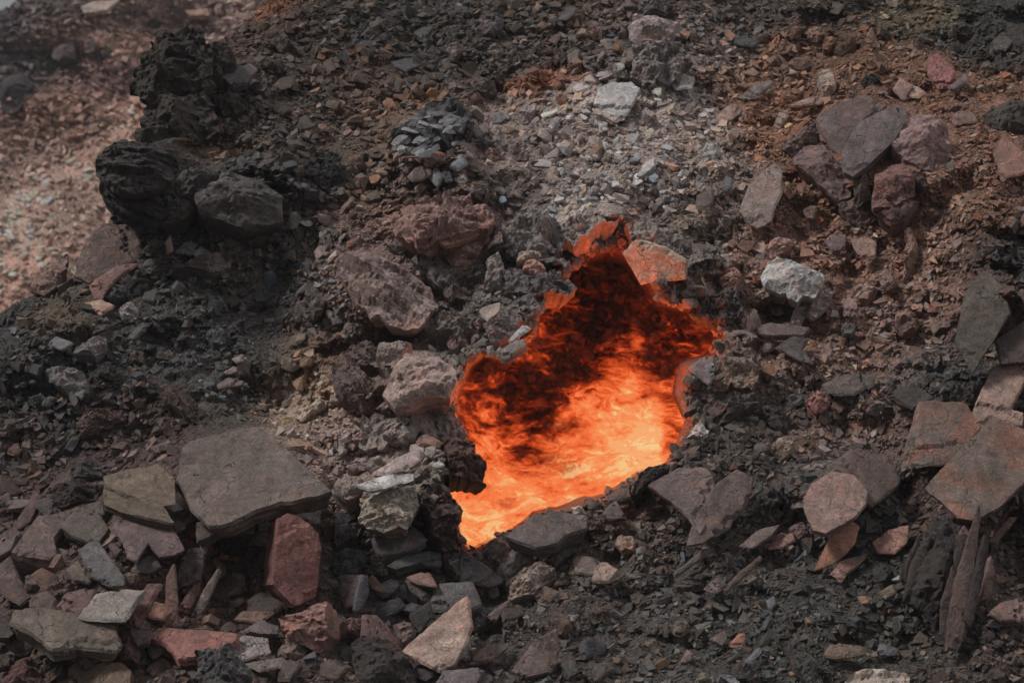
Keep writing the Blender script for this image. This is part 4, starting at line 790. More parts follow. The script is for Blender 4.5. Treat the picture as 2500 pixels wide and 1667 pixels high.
add('E', [(268,1152),(290,1050),(420,1038),(512,1080),(400,1202),(370,1262)], S, 80, (118,111,108), 'b', 'boulder', 'grey boulder behind the orange-lit pinkish boulder', 30)
add('E', [(60,1122),(200,1008),(262,1100),(252,1222),(120,1224)], S, 80, (84,73,71), 'b', 'boulder', 'dark mauve boulder under the leaf-shaped boulder', 20)
add('E', [(-30,1170),(80,1180),(180,1250),(282,1340),(200,1502),(0,1402)], S, 80, (86,74,70), 'r', 'boulder', 'grained brown boulder left of the orange-lit pinkish boulder', 20)
add('E', [(748,1062),(790,978),(842,1030),(842,1092),(780,1112)], S, 50, (134,104,96), 'b', 'stone', 'pink-orange stone above the orange-lit pinkish boulder', 40)
add('E', [(923,942),(960,908),(1002,930),(965,982)], S, 40, (118,96,90), 'b', 'stone', 'small mauve stone left of the dark banded block', 40)
add('H', [(143,1002),(160,830),(300,790),(520,780),(562,900),(520,962),(480,1062),(330,1082),(200,1042)], unit((-.05,-.85,.52)), 130, (136,128,116), 'r', 'boulder', 'cream layered rock with dark gaps left of the fire', 60)
add('H', [(148,802),(330,710),(490,673),(502,720),(330,792),(230,822)], UL, 36, (152,144,140), 's', 'slab', 'long pale slab lying on the cream layered rock', 120)
add('H', [(248,702),(420,590),(550,548),(562,610),(460,662),(340,692)], UL, 50, (134,121,118), 's', 'slab', 'pinkish grey slab with an orange-lit end, above the long pale slab', 80)
add('H', [(718,472),(800,445),(870,440),(960,520),(1000,620),(1032,700),(1020,752),(900,760),(800,750),(730,640)], unit((.1,-.92,.38)), 120, (72,52,47), 'l', 'clinker_lump', 'dark red charred overhang biting into the fire on the left', 110)
add('H', [(558,830),(700,758),(790,830),(852,960),(842,1050),(882,1170),(840,1252),(720,1192),(680,1062),(600,900)], unit((.2,-.92,.3)), 120, (62,48,44), 'l', 'clinker_lump', 'charred crumbling bank with ember-lit gaps under the overhang', 60)
add('H', [(68,652),(140,598),(212,600),(200,682),(120,692)], S, 50, (128,110,107), 'b', 'stone', 'pinkish stone left of the orange-lit slab', 40)
add('H', [(-20,770),(40,738),(192,740),(180,802),(60,822)], U, 50, (124,115,106), 'b', 'stone', 'buff stone left of the long pale slab', 40)
add('H', [(208,650),(230,590),(300,580),(318,640),(250,690)], S, 50, (118,106,98), 'b', 'stone', 'tan stone between the pinkish stone and the orange-lit slab', 40)
add('H', [(316,432),(350,398),(392,420),(370,462)], S, 40, (120,110,106), 'b', 'stone', 'grey cobble on the rubble left of the fire overhang', 30)
add('H', [(408,332),(440,288),(502,340),(460,382)], S, 40, (108,98,93), 'b', 'stone', 'brown cobble above the grey cobble', 30)
add('H', [(108,472),(150,418),(202,430),(170,482)], S, 40, (134,111,107), 'b', 'stone', 'pink stone below the orange-lit pinkish boulder', 30)
add('H', [(638,632),(690,618),(732,650),(670,658)], U, 26, (152,144,138), 's', 'stone', 'white flake on the charred overhang shoulder', 60)
add('H', [(638,692),(690,678),(712,750),(650,732)], S, 40, (120,111,102), 'b', 'stone', 'tan cobble just above the charred bank', 50)
add('H', [(548,472),(600,428),(702,490),(690,512)], U, 30, (106,80,70), 's', 'shale_plate', 'red-brown plate on the shoulder of the charred overhang', 40)
# --- left
add('D', [(308,952),(360,923),(470,965),(562,1000),(592,1060),(530,1122),(450,1092),(320,1002)], unit((-.1,-.7,.7)), 70, (90,90,90), 'b', 'rock_block', 'slate-grey brick-like block on the dark left slope', 40)
add('D', [(1045,1060),(1080,1008),(1180,1040),(1330,1180),(1472,1310),(1380,1392),(1290,1352),(1080,1152)], unit((-.1,-.75,.65)), 90, (66,55,49), 'r', 'boulder', 'dark brown log-like boulder above the huge flat slab', 50)
add('D', [(498,1312),(560,1250),(700,1233),(852,1300),(780,1322),(640,1402),(560,1392)], S, 70, (82,64,59), 'r', 'boulder', 'ribbed maroon boulder on the left slope', 30)
add('D', [(688,272),(720,198),(750,200),(757,250),(720,272)], S, 30, (164,155,152), 's', 'stone', 'small white stone on the brown rock face', 90)
add('D', [(498,342),(560,150),(640,40),(700,-10),(880,-10),(932,100),(932,230),(800,282),(600,392)], unit((-.15,-.93,.3)), 110, (92,76,70), 's', 'boulder', 'broad brown rock face under the black crag', 50)
add('D', [(178,372),(280,280),(440,188),(432,290),(400,392),(290,472),(200,442)], SL, 90, (112,92,83), 'b', 'boulder', 'brown wedge boulder at the left silhouette', 20)
add('D', [(603,392),(800,270),(932,250),(760,372),(690,472),(650,484)], unit((0,-.75,.66)), 40, (106,80,75), 's', 'slab', 'reddish slab at the foot of the brown rock face', 90)
add('D', [(688,482),(720,398),(832,400),(832,472),(760,502)], S, 60, (60,60,62), 'b', 'rock_block', 'blue-black block below the reddish slab', 50)
add('D', [(798,562),(880,508),(932,560),(922,622),(830,622)], S, 60, (116,113,113), 'b', 'stone', 'pale grey cube-like stone on the dark left slope', 30)
add('D', [(558,522),(680,498),(772,540),(680,592)], U, 40, (134,110,93), 's', 'stone', 'tan flat stone left of the pale grey cube-like stone', 30)
add('D', [(1188,172),(1280,88),(1332,110),(1290,192)], S, 40, (94,94,95), 's', 'stone', 'grey plate-like stone above the layered grey outcrop', 20)
add('D', [(1298,182),(1360,138),(1432,190),(1340,222)], S, 40, (114,116,119), 's', 'stone', 'light grey stone atop the layered grey outcrop', 40)
add('D', [(1215,232),(1400,190),(1562,180),(1562,260),(1440,312),(1290,272)], unit((0,-.85,.5)), 90, (98,90,85), 'r', 'boulder', 'layered grey outcrop on the left slope', 20)
add('D', [(1078,312),(1220,218),(1262,260),(1150,332)], SL, 50, (58,54,52), 'b', 'stone', 'black stone left of the layered grey outcrop', 30)
add('D', [(1118,112),(1150,58),(1167,170),(1130,192)], F, 30, (136,113,101), 's', 'stone', 'upright tan sliver on the left slope', 30)
add('D', [(328,792),(380,748),(492,790),(420,832)], U, 40, (86,88,90), 's', 'stone', 'blue-grey flat stone among dark rubble', 20)
add('D', [(478,832),(600,770),(712,728),(722,800),(650,862)], U, 50, (90,88,88), 'b', 'stone', 'grey slanted stone right of the blue-grey flat stone', 20)
add('D', [(858,832),(970,850),(972,922),(900,902)], S, 50, (80,71,66), 'b', 'stone', 'brown-grey stone below the pale grey cube-like stone', 20)
add('D', [(858,752),(960,648),(982,680),(900,762)], UL, 40, (66,64,62), 's', 'stone', 'black slanted blade stone on the left slope', 20)
add('D', [(1468,1062),(1540,1028),(1662,1050),(1480,1084)], U, 40, (90,79,74), 's', 'stone', 'layered brown stone in the sandy gully', 20)
add('D', [(1518,982),(1580,948),(1622,970),(1540,1002)], S, 40, (114,100,97), 's', 'stone', 'mauve stone atop the layered brown gully stone', 40)
add('D', [(1568,892),(1640,858),(1672,900),(1600,917)], U, 36, (120,106,101), 's', 'stone', 'pinkish stone alone in the dark gully', 20)
add('D', [(658,942),(740,908),(792,990),(750,1032),(670,1012)], S, 60, (54,50,50), 'b', 'stone', 'black stone right of the slate-grey brick-like block', 20)
add('D', [(278,1192),(330,1138),(372,1160),(350,1202)], S, 40, (78,80,80), 'b', 'stone', 'rounded grey cobble below the brick-like block', 20)
add('D', [(188,1162),(270,1128),(302,1160),(230,1202)], S, 40, (70,71,71), 'b', 'stone', 'darker cobble left of the rounded grey cobble', 20)
add('D', [(1990,1282),(2080,1220),(2180,1148),(2232,1190),(2150,1242),(2040,1322)], S, 50, (152,130,116), 'l', 'clinker_lump', 'pale cream crusted ridge at the edge of the sandy gully', 20)
# --- black crag and the far blocks
add('A', [(880,562),(900,370),(1080,230),(1230,188),(1342,220),(1402,330),(1402,480),(1300,562),(1190,642),(1112,802),(1010,762),(990,692)], unit((-.1,-.9,.42)), 160, (46,41,38), 'l', 'crag', 'black lumpy crag outlined against the pinkish far hillside', 40, res=1.3)
add('A', [(638,1152),(660,1050),(750,948),(1000,950),(1202,1070),(1150,1202),(1020,1282),(800,1312),(690,1252)], unit((-.1,-.93,.3)), 160, (54,53,53), 'r', 'crag', 'grey-black ribbed crag below the lumpy one, at the silhouette', 40, res=1.3)
add('A', [(1310,1302),(1500,1170),(1700,1168),(1902,1280),(1902,1452),(1640,1532),(1350,1452)], unit((0,-.88,.45)), 120, (70,66,66), 'b', 'crag', 'dark grey cracked rock mass right of the ribbed crag', 20, res=1.2)
add('A', [(1020,1400),(1100,1300),(1300,1260),(1330,1380),(1250,1480),(1080,1500)], S, 90, (64,61,59), 'b', 'crag', 'blocky grey rock between the ribbed crag and the cracked rock mass', 20)
add('A', [(1458,492),(1560,450),(1700,428),(1742,470),(1660,572),(1560,572),(1510,532)], SR, 60, (80,76,76), 's', 'slab', 'smooth grey slab right of the lumpy crag', 30)
add('A', [(1288,562),(1400,508),(1452,540),(1370,592)], S, 60, (70,61,57), 'b', 'stone', 'brown-grey stone between the lumpy crag and the smooth grey slab', 30)
add('A', [(1448,702),(1520,588),(1642,640),(1662,732),(1500,782)], S, 80, (54,48,45), 'l', 'clinker_lump', 'black crumbly lump under the smooth grey slab', 30)
add('A', [(1268,792),(1350,748),(1422,790),(1422,852),(1320,842)], S, 60, (60,55,53), 'b', 'stone', 'dark rounded stone beside the small brown cube', 40)
add('A', [(1198,702),(1250,628),(1362,630),(1442,720),(1250,762)], S, 70, (52,48,46), 'l', 'clinker_lump', 'black crumbly lump at the foot of the lumpy crag', 30)
add('A', [(1388,772),(1440,743),(1472,780),(1430,812)], SR, 40, (108,86,76), 's', 'stone', 'small brown cube against the black lumps', 60)
add('A', [(2078,1152),(2140,1000),(2280,998),(2322,1152),(2250,1302),(2130,1252)], S, 60, (36,36,36), 'l', 'clinker_lump', 'black hollow in the dark slope, its shade given by a dark lump')  # dark lump stands for a hollow; its shade is put in the colour
# --- blocks on the far hillside
def far_hit(px, py): return Vector(fw(px, py))
def addf(pts, n, th, col, kind, name, label):
    rock('A', pts, n, th, col, kind, name, {'slab': 'slab', 'stone': 'stone', 'boulder': 'boulder'}[name], label, 10, caster=far_hit, tm=TM * 2.85)
addf([(338,272),(490,258),(512,380),(400,412),(350,380)], S, 90, (76,66,66), 'b', 'boulder', 'square brown block on the far hillside')
addf([(10,502),(150,478),(232,560),(120,722),(0,762)], S, 120, (52,48,52), 'b', 'boulder', 'large dark block at the left edge of the far hillside')
addf([(548,52),(620,18),(802,-10),(720,62),(570,84)], U, 50, (140,125,118), 's', 'slab', 'pale flat slab near the top of the far hillside')
addf([(998,132),(1060,108),(1092,150),(1010,182)], S, 60, (52,46,48), 'b', 'stone', 'dark stone high on the far hillside above the lumpy crag')
addf([(638,212),(762,220),(700,312),(650,322)], S, 60, (122,97,90), 'b', 'stone', 'pinkish block right of the square brown block on the far hillside')
addf([(668,372),(720,328),(762,400),(720,412)], S, 60, (50,46,50), 'b', 'stone', 'dark stone below the pinkish block on the far hillside')
addf([(568,262),(640,250),(640,340),(570,350)], S, 60, (92,82,80), 'b', 'stone', 'grey-brown stone between two blocks on the far hillside')
addf([(268,1362),(340,1318),(362,1340),(290,1392)], U, 50, (164,152,146), 's', 'stone', 'whitish brick-like stone low on the far hillside')
addf([(343,1182),(420,1148),(472,1200),(380,1227)], U, 50, (150,116,104), 's', 'stone', 'salmon-pink flat stone low on the far hillside')
addf([(440,1090),(500,1055),(510,1075),(460,1105)], U, 40, (160,134,116), 's', 'stone', 'thin cream stone above the salmon-pink stone')
addf([(1250,70),(1400,60),(1420,100),(1290,105)], U, 50, (126,98,84), 's', 'stone', 'tan flat stone near the top right of the far hillside')

# --- outcrops made of many leaves of shale: a body and its plates
def outcrop(name, cat, label, at_px, group=None):
    h_ = hit(*at_px); e_ = bpy.data.objects.new(name, None); COL.objects.link(e_); e_.location = h_; e_['label'] = label; e_['category'] = cat; e_['kind'] = 'thing'
    bpy.context.view_layer.update(); return e_
oc = outcrop('crag', 'crag', 'blue-grey crag of small stacked plates above the pale blue-grey stones', P('B', [(650, 850)])[0])
rock('B', [(340,1030),(420,880),(600,690),(740,645),(880,690),(915,800),(860,850),(820,980),(700,1000),(560,1080)], S, 140, (64,66,68), 'l', 'body', None, None, 10, parent=oc)
r = np.random.default_rng(77); crag_poly = np.array([(360,1020),(430,890),(600,700),(740,655),(870,700),(900,800),(850,850),(810,980),(700,995),(560,1070)])
cnt_ = 0
while cnt_ < 46:
    q = np.array([r.uniform(350, 900), r.uniform(660, 1070)])
    if poly_sdf(crag_poly, q[:1], q[1:])[0] < 4: continue
    w_, h_ = r.uniform(24, 62), r.uniform(9, 20); a_ = r.normal(-0.12, .22)
    pts = [(q[0] + w_ * (math.cos(b_) * math.cos(a_)) - h_ * math.sin(b_) * math.sin(a_), q[1] + w_ * math.cos(b_) * math.sin(a_) + h_ * math.sin(b_) * math.cos(a_)) for b_ in np.sort(r.uniform(0, 2 * math.pi, 7))]
    g_ = r.uniform(70, 118)
    rock('B', pts, unit((r.normal(0, .2), -.55, .8)), r.uniform(10, 22), (g_, g_ * 1.02, g_ * 1.05), 's', 'plate', None, None, 175, parent=oc, res=.6); cnt_ += 1
so_ = outcrop('shale_outcrop', 'outcrop', 'black splintered shale outcrop of upright leaves near the right edge', P('I', [(1800, 900)])[0])
rock('I', [(1560,1000),(1620,820),(1700,600),(1790,450),(1900,480),(2000,560),(2050,700),(2000,1000),(1900,1300),(1800,1280),(1680,1100)], unit((-.05,-.93,.35)), 140, (48,44,42), 'r', 'body', None, None, 20, parent=so_)
for pts, c_, n_ in (([(1815,1335),(1850,1080),(1880,900),(1960,640),(2060,330),(2072,420),(2040,640),(1960,1100),(1890,1352)], (78,64,59), (.1,-.95,.2)), ([(1600,920),(1680,640),(1760,430),(1840,470),(1780,640),(1700,860)], (54,50,47), (-.3,-.9,.2)),
                    ([(1680,1100),(1730,850),(1830,560),(1860,600),(1800,880),(1740,1150)], (50,46,44), (-.2,-.95,.2)), ([(1560,860),(1640,640),(1720,560),(1660,760),(1590,930)], (56,52,48), (-.4,-.85,.2)),
                    ([(1790,1220),(1800,1000),(1870,760),(1890,820),(1850,1050),(1830,1260)], (64,55,51), (-.1,-.95,.2)), ([(1880,720),(1900,560),(1960,480),(1980,540),(1920,760)], (74,58,56), (.1,-.95,.2)),
                    ([(1960,1120),(2040,780),(2090,560),(2110,600),(2070,820),(2000,1180)], (52,46,44), (.3,-.9,.2)), ([(1640,1020),(1700,800),(1750,700),(1760,760),(1690,1060)], (62,57,52), (-.3,-.9,.2)),
                    ([(1720,520),(1780,420),(1840,430),(1850,500),(1760,560)], (66,62,57), (-.1,-.8,.5)), ([(2020,318),(2080,230),(2170,195),(2160,240),(2060,318)], (122,112,102), (0,-.9,.4))):
    rock('I', pts, unit(n_), 46, c_, 's', 'splinter', None, None, 110, parent=so_)

r = np.random.default_rng(88)
for q in range(22):
    x_ = r.uniform(1560, 1960); top_ = 470 + 1.15 * max(0, 1760 - x_) + r.uniform(-30, 160); ln_ = r.uniform(180, 420); w_ = r.uniform(12, 30); dx_ = -0.30 * ln_ + r.normal(0, 25)
    pts = [(x_, top_), (x_ + w_, top_ + .25 * ln_), (x_ + w_ + dx_ * .6, top_ + .7 * ln_), (x_ + dx_, top_ + ln_), (x_ - w_ + dx_ * .6, top_ + .65 * ln_), (x_ - w_ * .7 + dx_ * .2, top_ + .25 * ln_)]
    g_ = r.uniform(.8, 1.25)
    rock('I', pts, unit((r.normal(-.2, .3), -.93, .2)), 34, tuple(np.array((52, 47, 44)) * g_), 's', 'splinter', None, None, r.uniform(60, 150), parent=so_, res=.8)

# --- more single stones, picked where the photograph has them, told apart by their surroundings
LAND = [(n_, P('O', [p_])[0]) for n_, p_ in (
    ('huge flat slab', (580, 1080)), ('upright red slab', (690, 1290)), ('pale triangular slab', (1020, 1450)), ('white boulder', (1830, 640)), ('boulder cluster', (2010, 380)), ('lumpy black crag', (420, 150)),
    ('leaf-shaped boulder', (890, 650)), ('layered blue-grey crag', (1010, 300)), ('rust-orange leaf-shaped plate', (1945, 1275)), ('splintered outcrop', (2190, 1330)), ('lens-shaped top boulder', (1500, 70)),
    ('pale bottom-edge boulder', (2000, 1540)), ('horn-shaped block', (2300, 900)), ('fire arch', (1430, 520)), ('streaky grained boulder', (1220, 1325)), ('brick-like block', (155, 860)), ('chalky ledge', (1430, 235)),
    ('long olive slab', (160, 1450)), ('orange-lit pinkish boulder', (960, 870)), ('wine-red slab', (2160, 170)), ('log-like rim boulder', (1690, 930)), ('olive-black smooth slab', (2270, 720)), ('tongue-like slab', (1770, 470)),
    ('cracked rock mass', (570, 460)), ('dark brown log-like boulder', (440, 920)), ('broad mauve-brown slab', (1560, 1150)), ('streaked pinkish-brown slab', (1930, 1150)), ('slate-grey top boulder', (1120, 60)))]
WORDS = [('black', (44, 43, 43)), ('charcoal', (60, 59, 59)), ('grey', (84, 83, 83)), ('pale grey', (128, 124, 122)), ('brown', (78, 66, 58)), ('dark brown', (58, 49, 45)), ('rusty', (112, 78, 58)), ('pinkish', (118, 96, 88)), ('mauve', (94, 80, 78)), ('tan', (126, 108, 94)), ('slate-blue', (80, 84, 90))]
USED = {o['label'] for o, *_ in ROCKS}
def where(c, p):
    dx, dy = c[0] - p[0], c[1] - p[1]
    if abs(dx) > 1.6 * abs(dy): return 'right of' if dx > 0 else 'left of'
    if abs(dy) > 1.6 * abs(dx): return 'below' if dy > 0 else 'above'
    return ('below and ' if dy > 0 else 'above and ') + ('right of' if dx > 0 else 'left of')
def auto_label(c, col, shape, big):
    w_ = min(WORDS, key=lambda q: sum((a - b) ** 2 for a, b in zip(q[1], col)))[0]
    near = sorted(LAND, key=lambda q: math.hypot(c[0] - q[1][0], c[1] - q[1][1]))[:5]
    for nm_, p_ in near[:2]:
        l_ = f'{big} {w_} {shape} stone {where(c, p_)} the {nm_}'
        if l_ not in USED: USED.add(l_); return l_
    for i in range(4):
        for j in range(i + 1, 5):
            l_ = f'{big} {w_} {shape} {where(c, near[i][1])} the {near[i][0]} and {where(c, near[j][1])} the {near[j][0]}'
            if len(l_.split()) <= 16 and l_ not in USED: USED.add(l_); return l_
    return None
hero_px = [np.array(p) for _, _, p, _ in ROCKS]; hero_bb = [(p.min(0), p.max(0)) for p in hero_px]
HPX = np.array([(1250 + x / (float(ybase(x, z)) - CAM_Y) * 6250, 833.5 - z / (float(ybase(x, z)) - CAM_Y) * 6250) for x, z in HOLE])
r = np.random.default_rng(2024); made = []; tries = 0
COLZ = [(x / .9408, y / .9408, c) for x, y, _, _, c in ZONES]
while len(made) < 96 and tries < 6000:
    tries += 1; pile = len(made) < 48
    c = np.array([r.uniform(15, 2485), r.uniform(60, 1655)]); half = 15 + 26 * r.random() ** 1.6
    if pile: c = np.array([r.uniform(5, 1480), r.uniform(1180, 1660)]); half = 22 + 34 * r.random() ** 1.5
    if c[0] < 640 and c[1] < 760 - c[0] * 1.05: continue
    if poly_sdf(HPX, c[:1], c[1:])[0] > -half - 14: continue
    if pile:
        if any(poly_sdf(p, c[:1], c[1:])[0] > -0.30 * half for p, (b0, b1) in zip(hero_px, hero_bb) if b0[0] - half < c[0] < b1[0] + half and b0[1] - half < c[1] < b1[1] + half): continue
    elif any((b0[0] - half < c[0] < b1[0] + half) and (b0[1] - half < c[1] < b1[1] + half) for b0, b1 in hero_bb): continue
    if any(np.hypot(*(c - q)) < (46 if pile else 28) for q in made): continue
    if 560 < c[0] < 780 and 480 < c[1] < 1000: continue
    h_ = hit(*c)
    if h_ is None: continue
    k_ = int(r.integers(5, 8)); a_ = np.sort(np.arange(k_) / k_ * 2 * np.pi + r.uniform(-.35, .35, k_)); rd = r.uniform(.7, 1.05, k_); el_ = r.uniform(.42, .8); ro = r.normal(-.15, .45)
    X_ = np.cos(a_) * rd * half; Y_ = np.sin(a_) * rd * half * el_
    px = [(c[0] + x * math.cos(ro) - y * math.sin(ro), c[1] + x * math.sin(ro) + y * math.cos(ro)) for x, y in zip(X_, Y_)]
    zc = min(COLZ, key=lambda q: (q[0] - c[0]) ** 2 + ((q[1] - c[1]) * 1.3) ** 2)[2]
    f_ = math.exp(r.normal(0.10, .16)); col = tuple(np.clip(np.array(zc) * f_ * (1 + r.normal(0, 1) * np.array([.05, 0, -.05])), 34, 165))
    sh = 's' if r.random() < (.8 if pile else .5) else 'b'; shape = 'flat' if sh == 's' else 'angular'
    lab = auto_label(c, col, shape, 'small' if half < 27 else 'medium' if half < 42 else 'large')
    if lab is None: continue
    rock(None, None, unit((r.normal(-.05, .38), -.65, r.uniform(.3, .9))) if pile else unit((r.normal(0, .2), -.65, .75)), half * TS * (.4 if sh == 's' else .7), col, sh, 'stone', 'stone', lab, -10 if pile else 15, px=px, res=.7, group='loose stones on the slope')
    made.append(c)
print('STONES', len(made), 'ROCKS', len(ROCKS))

# ------------------------------------------------------------------ loose chips and gravel (nobody could count them)
def shard_protos(kind, nvar, seed):
    r = np.random.default_rng(seed); out = []
    for _ in range(nvar):
        if kind == 'tiny': k = 4
        else: k = int(r.integers(5, 7))
        a = np.sort(r.uniform(0, 2 * np.pi, k) * 0.35 + np.arange(k) / k * 2 * np.pi * 1.0)
        rad = r.uniform(0.65, 1.1, k); top = np.stack([np.cos(a) * rad, np.sin(a) * rad], 1); el_ = r.uniform(0.5, 0.95); top[:, 1] *= el_
        bot = top * r.uniform(0.75, 1.1, (k, 1)) + r.uniform(-.12, .12, (k, 2))
        zt = r.uniform(0.6, 1.0, k); zb = -r.uniform(0.6, 1.0, k)
        if kind == 'tiny':
            V = np.vstack([np.column_stack([top, zt * 0.6]), [[r.uniform(-.3, .3), r.uniform(-.3, .3), 1.0]], [[0, 0, -1.0]]])
            T = [[i, (i + 1) % k, k] for i in range(k)] + [[(i + 1) % k, i, k + 1] for i in range(k)]
        else:
            V = np.vstack([np.column_stack([top, zt]), np.column_stack([bot, zb])])
            T = [[0, i, i + 1] for i in range(1, k - 1)] + [[k, k + i + 1, k + i] for i in range(1, k - 1)]
            for i in range(k):
                j = (i + 1) % k; T += [[i, k + i, k + j], [i, k + j, j]]
        out.append((V, np.array(T)))
    return out
def block_protos(nvar, seed):
    import bmesh
    r = np.random.default_rng(seed); out = []
    for _ in range(nvar):
        q = r.normal(0, 1, (15, 3)); q /= np.linalg.norm(q, axis=1)[:, None]; q = np.sign(q) * np.abs(q) ** r.uniform(0.45, 0.9)
        q *= np.array([1.0, r.uniform(.55, .95), 1.0]); bm = bmesh.new()
        for p in q: bm.verts.new(p)
        bmesh.ops.convex_hull(bm, input=bm.verts); bm.verts.ensure_lookup_table()
        for v_ in [v_ for v_ in bm.verts if not v_.link_faces]: bm.verts.remove(v_)
        bmesh.ops.triangulate(bm, faces=bm.faces); bm.verts.index_update()
        out.append((np.array([v_.co for v_ in bm.verts]), np.array([[v_.index for v_ in f_.verts] for f_ in bm.faces]))); bm.free()
    return out
def scatter(name, label, x, y, z, nrm, size, flat, col, kind, seed, tilt=0.45, sink=0.15):
    r = np.random.default_rng(seed); n = len(x); protos = {'tiny': lambda: shard_protos('tiny', 9, seed), 'chip': lambda: shard_protos('chip', 8, seed) + block_protos(5, seed), 'flake': lambda: shard_protos('chip', 12, seed), 'block': lambda: block_protos(16, seed)}[kind]()
    pick = r.integers(0, len(protos), n); Vs, Ts, Cs = [], [], []; base = 0
    nn = nrm + r.normal(0, tilt, (n, 3)); nn /= np.linalg.norm(nn, axis=1)[:, None]
    ax = r.normal(0, 1, (n, 3)); ax[:, 0] *= 1.8
    ax -= nn * np.sum(ax * nn, 1)[:, None]; ax /= np.linalg.norm(ax, axis=1)[:, None]; ay = np.cross(nn, ax)
    hgt = size * flat
    p = np.stack([x, y, z], 1) + nrm * (hgt * (0.5 - sink))[:, None]
    for q, (V, T) in enumerate(protos):
        m = pick == q
        if not m.any(): continue
        s = size[m][:, None, None] * 0.5
        A = V[None, :, 0:1] * s * ax[m][:, None, :] + V[None, :, 1:2] * s * ay[m][:, None, :] + V[None, :, 2:3] * (hgt[m] * 0.5)[:, None, None] * nn[m][:, None, :] + p[m][:, None, :]
        k_ = m.sum(); nv = len(V)
        Vs.append(A.reshape(-1, 3)); Ts.append((T[None] + (np.arange(k_) * nv)[:, None, None] + base).reshape(-1, 3)); base += k_ * nv
        Cs.append(np.repeat(col[m], nv, 0))
    me = tri_mesh(name, np.vstack(Vs), np.vstack(Ts), M_CHIP, np.vstack(Cs))
    o = link(name, me, 'stuff'); o['label'] = label; return o

# slope normals on the dense grid (smoothed)
GYY = MY.copy()
def grid_at(x, z):
    i = np.clip(np.searchsorted(GX, x) - 1, 0, len(GX) - 2); j = np.clip(np.searchsorted(GZ, z) - 1, 0, len(GZ) - 2)
    u = (x - GX[i]) / (GX[i + 1] - GX[i]); v = (z - GZ[j]) / (GZ[j + 1] - GZ[j])
    y = MY[j, i] * (1 - u) * (1 - v) + MY[j, i + 1] * u * (1 - v) + MY[j + 1, i] * (1 - u) * v + MY[j + 1, i + 1] * u * v
    return y
def normals_at(x, z, h=0.07):
    dx = (grid_at(x + h, z) - grid_at(x - h, z)) / (2 * h); dz = (grid_at(x, z + h) - grid_at(x, z - h)) / (2 * h)
    dx = np.clip(dx, -1.5, 1.5); dz = np.clip(dz, -0.6, 2.5)
    n = np.stack([dx, -np.ones_like(dx), dz], 1); n[:, 2] = np.maximum(n[:, 2], 0.25); n /= np.linalg.norm(n, axis=1)[:, None]
    return n
def chip_colours(x, z, r, spread=0.34):
    c = zone_colour(x, z); n = len(x)
    c = c * np.exp(r.normal(0, spread, n))[:, None]
    hue = r.normal(0, 1, n)[:, None]
    c = c * (1 + hue * np.array([0.10, 0.0, -0.09]))
    pale = r.random(n) < 0.04; c[pale] = c[pale] * 1.6 + 0.02
    rust = r.random(n) < 0.05; c[rust] = c[rust] * np.array([1.35, 1.0, 0.8])
    return np.clip(c, 0.008, 0.6)
BARE = [(*w0(x / .9408, y / .9408), rx / .9408 * MPX, rz / .9408 * MPX, a) for x, y, rx, rz, a in
        ((620, 620, 80, 160, .5), (665, 920, 60, 70, .8), (430, 160, 110, 90, .6), (310, 420, 90, 70, .5), (600, 440, 100, 50, .5), (740, 380, 40, 50, .8), (2260, 700, 50, 90, .8))]
def spots(n, seed, zone=None):
    r = np.random.default_rng(seed); x = r.uniform(-5.25, 5.6, n * 2); z = r.uniform(-3.65, 4.1, n * 2)
    es = -poly_sdf(EDGE_POLY, x, z); hs = poly_sdf(HOLE, x, z); keep = (es > 0.06) & (hs < -0.01)
    pr = np.ones(n * 2)
    for cx, cz, rx, rz, a in BARE: pr *= 1 - a * np.exp(-((x - cx) / rx) ** 2 - ((z - cz) / rz) ** 2)
    cl = smooth(-0.45, 0.25, fbm(x * 1.3, z * 1.6, seed * 0.37, 3)); pr *= 0.18 + 0.82 * cl; pr *= 1 - 0.65 * craggy(x, z)
    keep &= r.random(n * 2) < pr
    if zone is not None: keep &= zone(x, z)
    return x[keep][:n], z[keep][:n], r
def zone_right(x, z): return (x > 1.6) & (z > -0.7)
def zone_low(x, z): return (z <= -0.7) & (x > 0.0)
def zone_left(x, z): return (x <= 0.0) & (z <= 0.9)
def zone_lowleft(x, z): return (x <= 0.0) & (z < -0.95)
def zone_midleft(x, z): return (x <= 0.0) & (z >= -0.95) & (z <= .9)
def zone_top(x, z): return ~(zone_right(x, z) | zone_low(x, z) | zone_left(x, z))
def clear_of_rocks(x, z, margin=0.0):
    y = grid_at(x, z); px = 1250 + x / (y - CAM_Y) * 6250; py = 833.5 - z / (y - CAM_Y) * 6250; ok = np.ones(len(x), bool)
    for _, _, pl, _ in ROCKS:
        pl = np.array(pl); lo, hi = pl.min(0) - margin, pl.max(0) + margin; m = (px > lo[0]) & (px < hi[0]) & (py > lo[1]) & (py < hi[1])
        if m.any():
            i = np.flatnonzero(m); ok[i[poly_sdf(pl, px[i], py[i]) > -margin]] = False
    return ok
def strew(nm, lab, zn, sd, n, smin, smax, pw, flat, kind, avoid=1.0, spread=.34, tilt=.45):
    x, z, r = spots(n, sd, zn)
    if avoid: 
        k = clear_of_rocks(x, z, min(11, 0.35 * smax / MPX)) | (r.random(len(x)) > avoid); x, z = x[k], z[k]
    sz = smin + (smax - smin) * r.random(len(x)) ** pw
    print(nm, len(x))
    return scatter(nm, lab, x, grid_at(x, z), z, normals_at(x, z), sz, flat * r.uniform(0.5, 1.6, len(x)), chip_colours(x, z, r, spread), kind, sd, tilt)
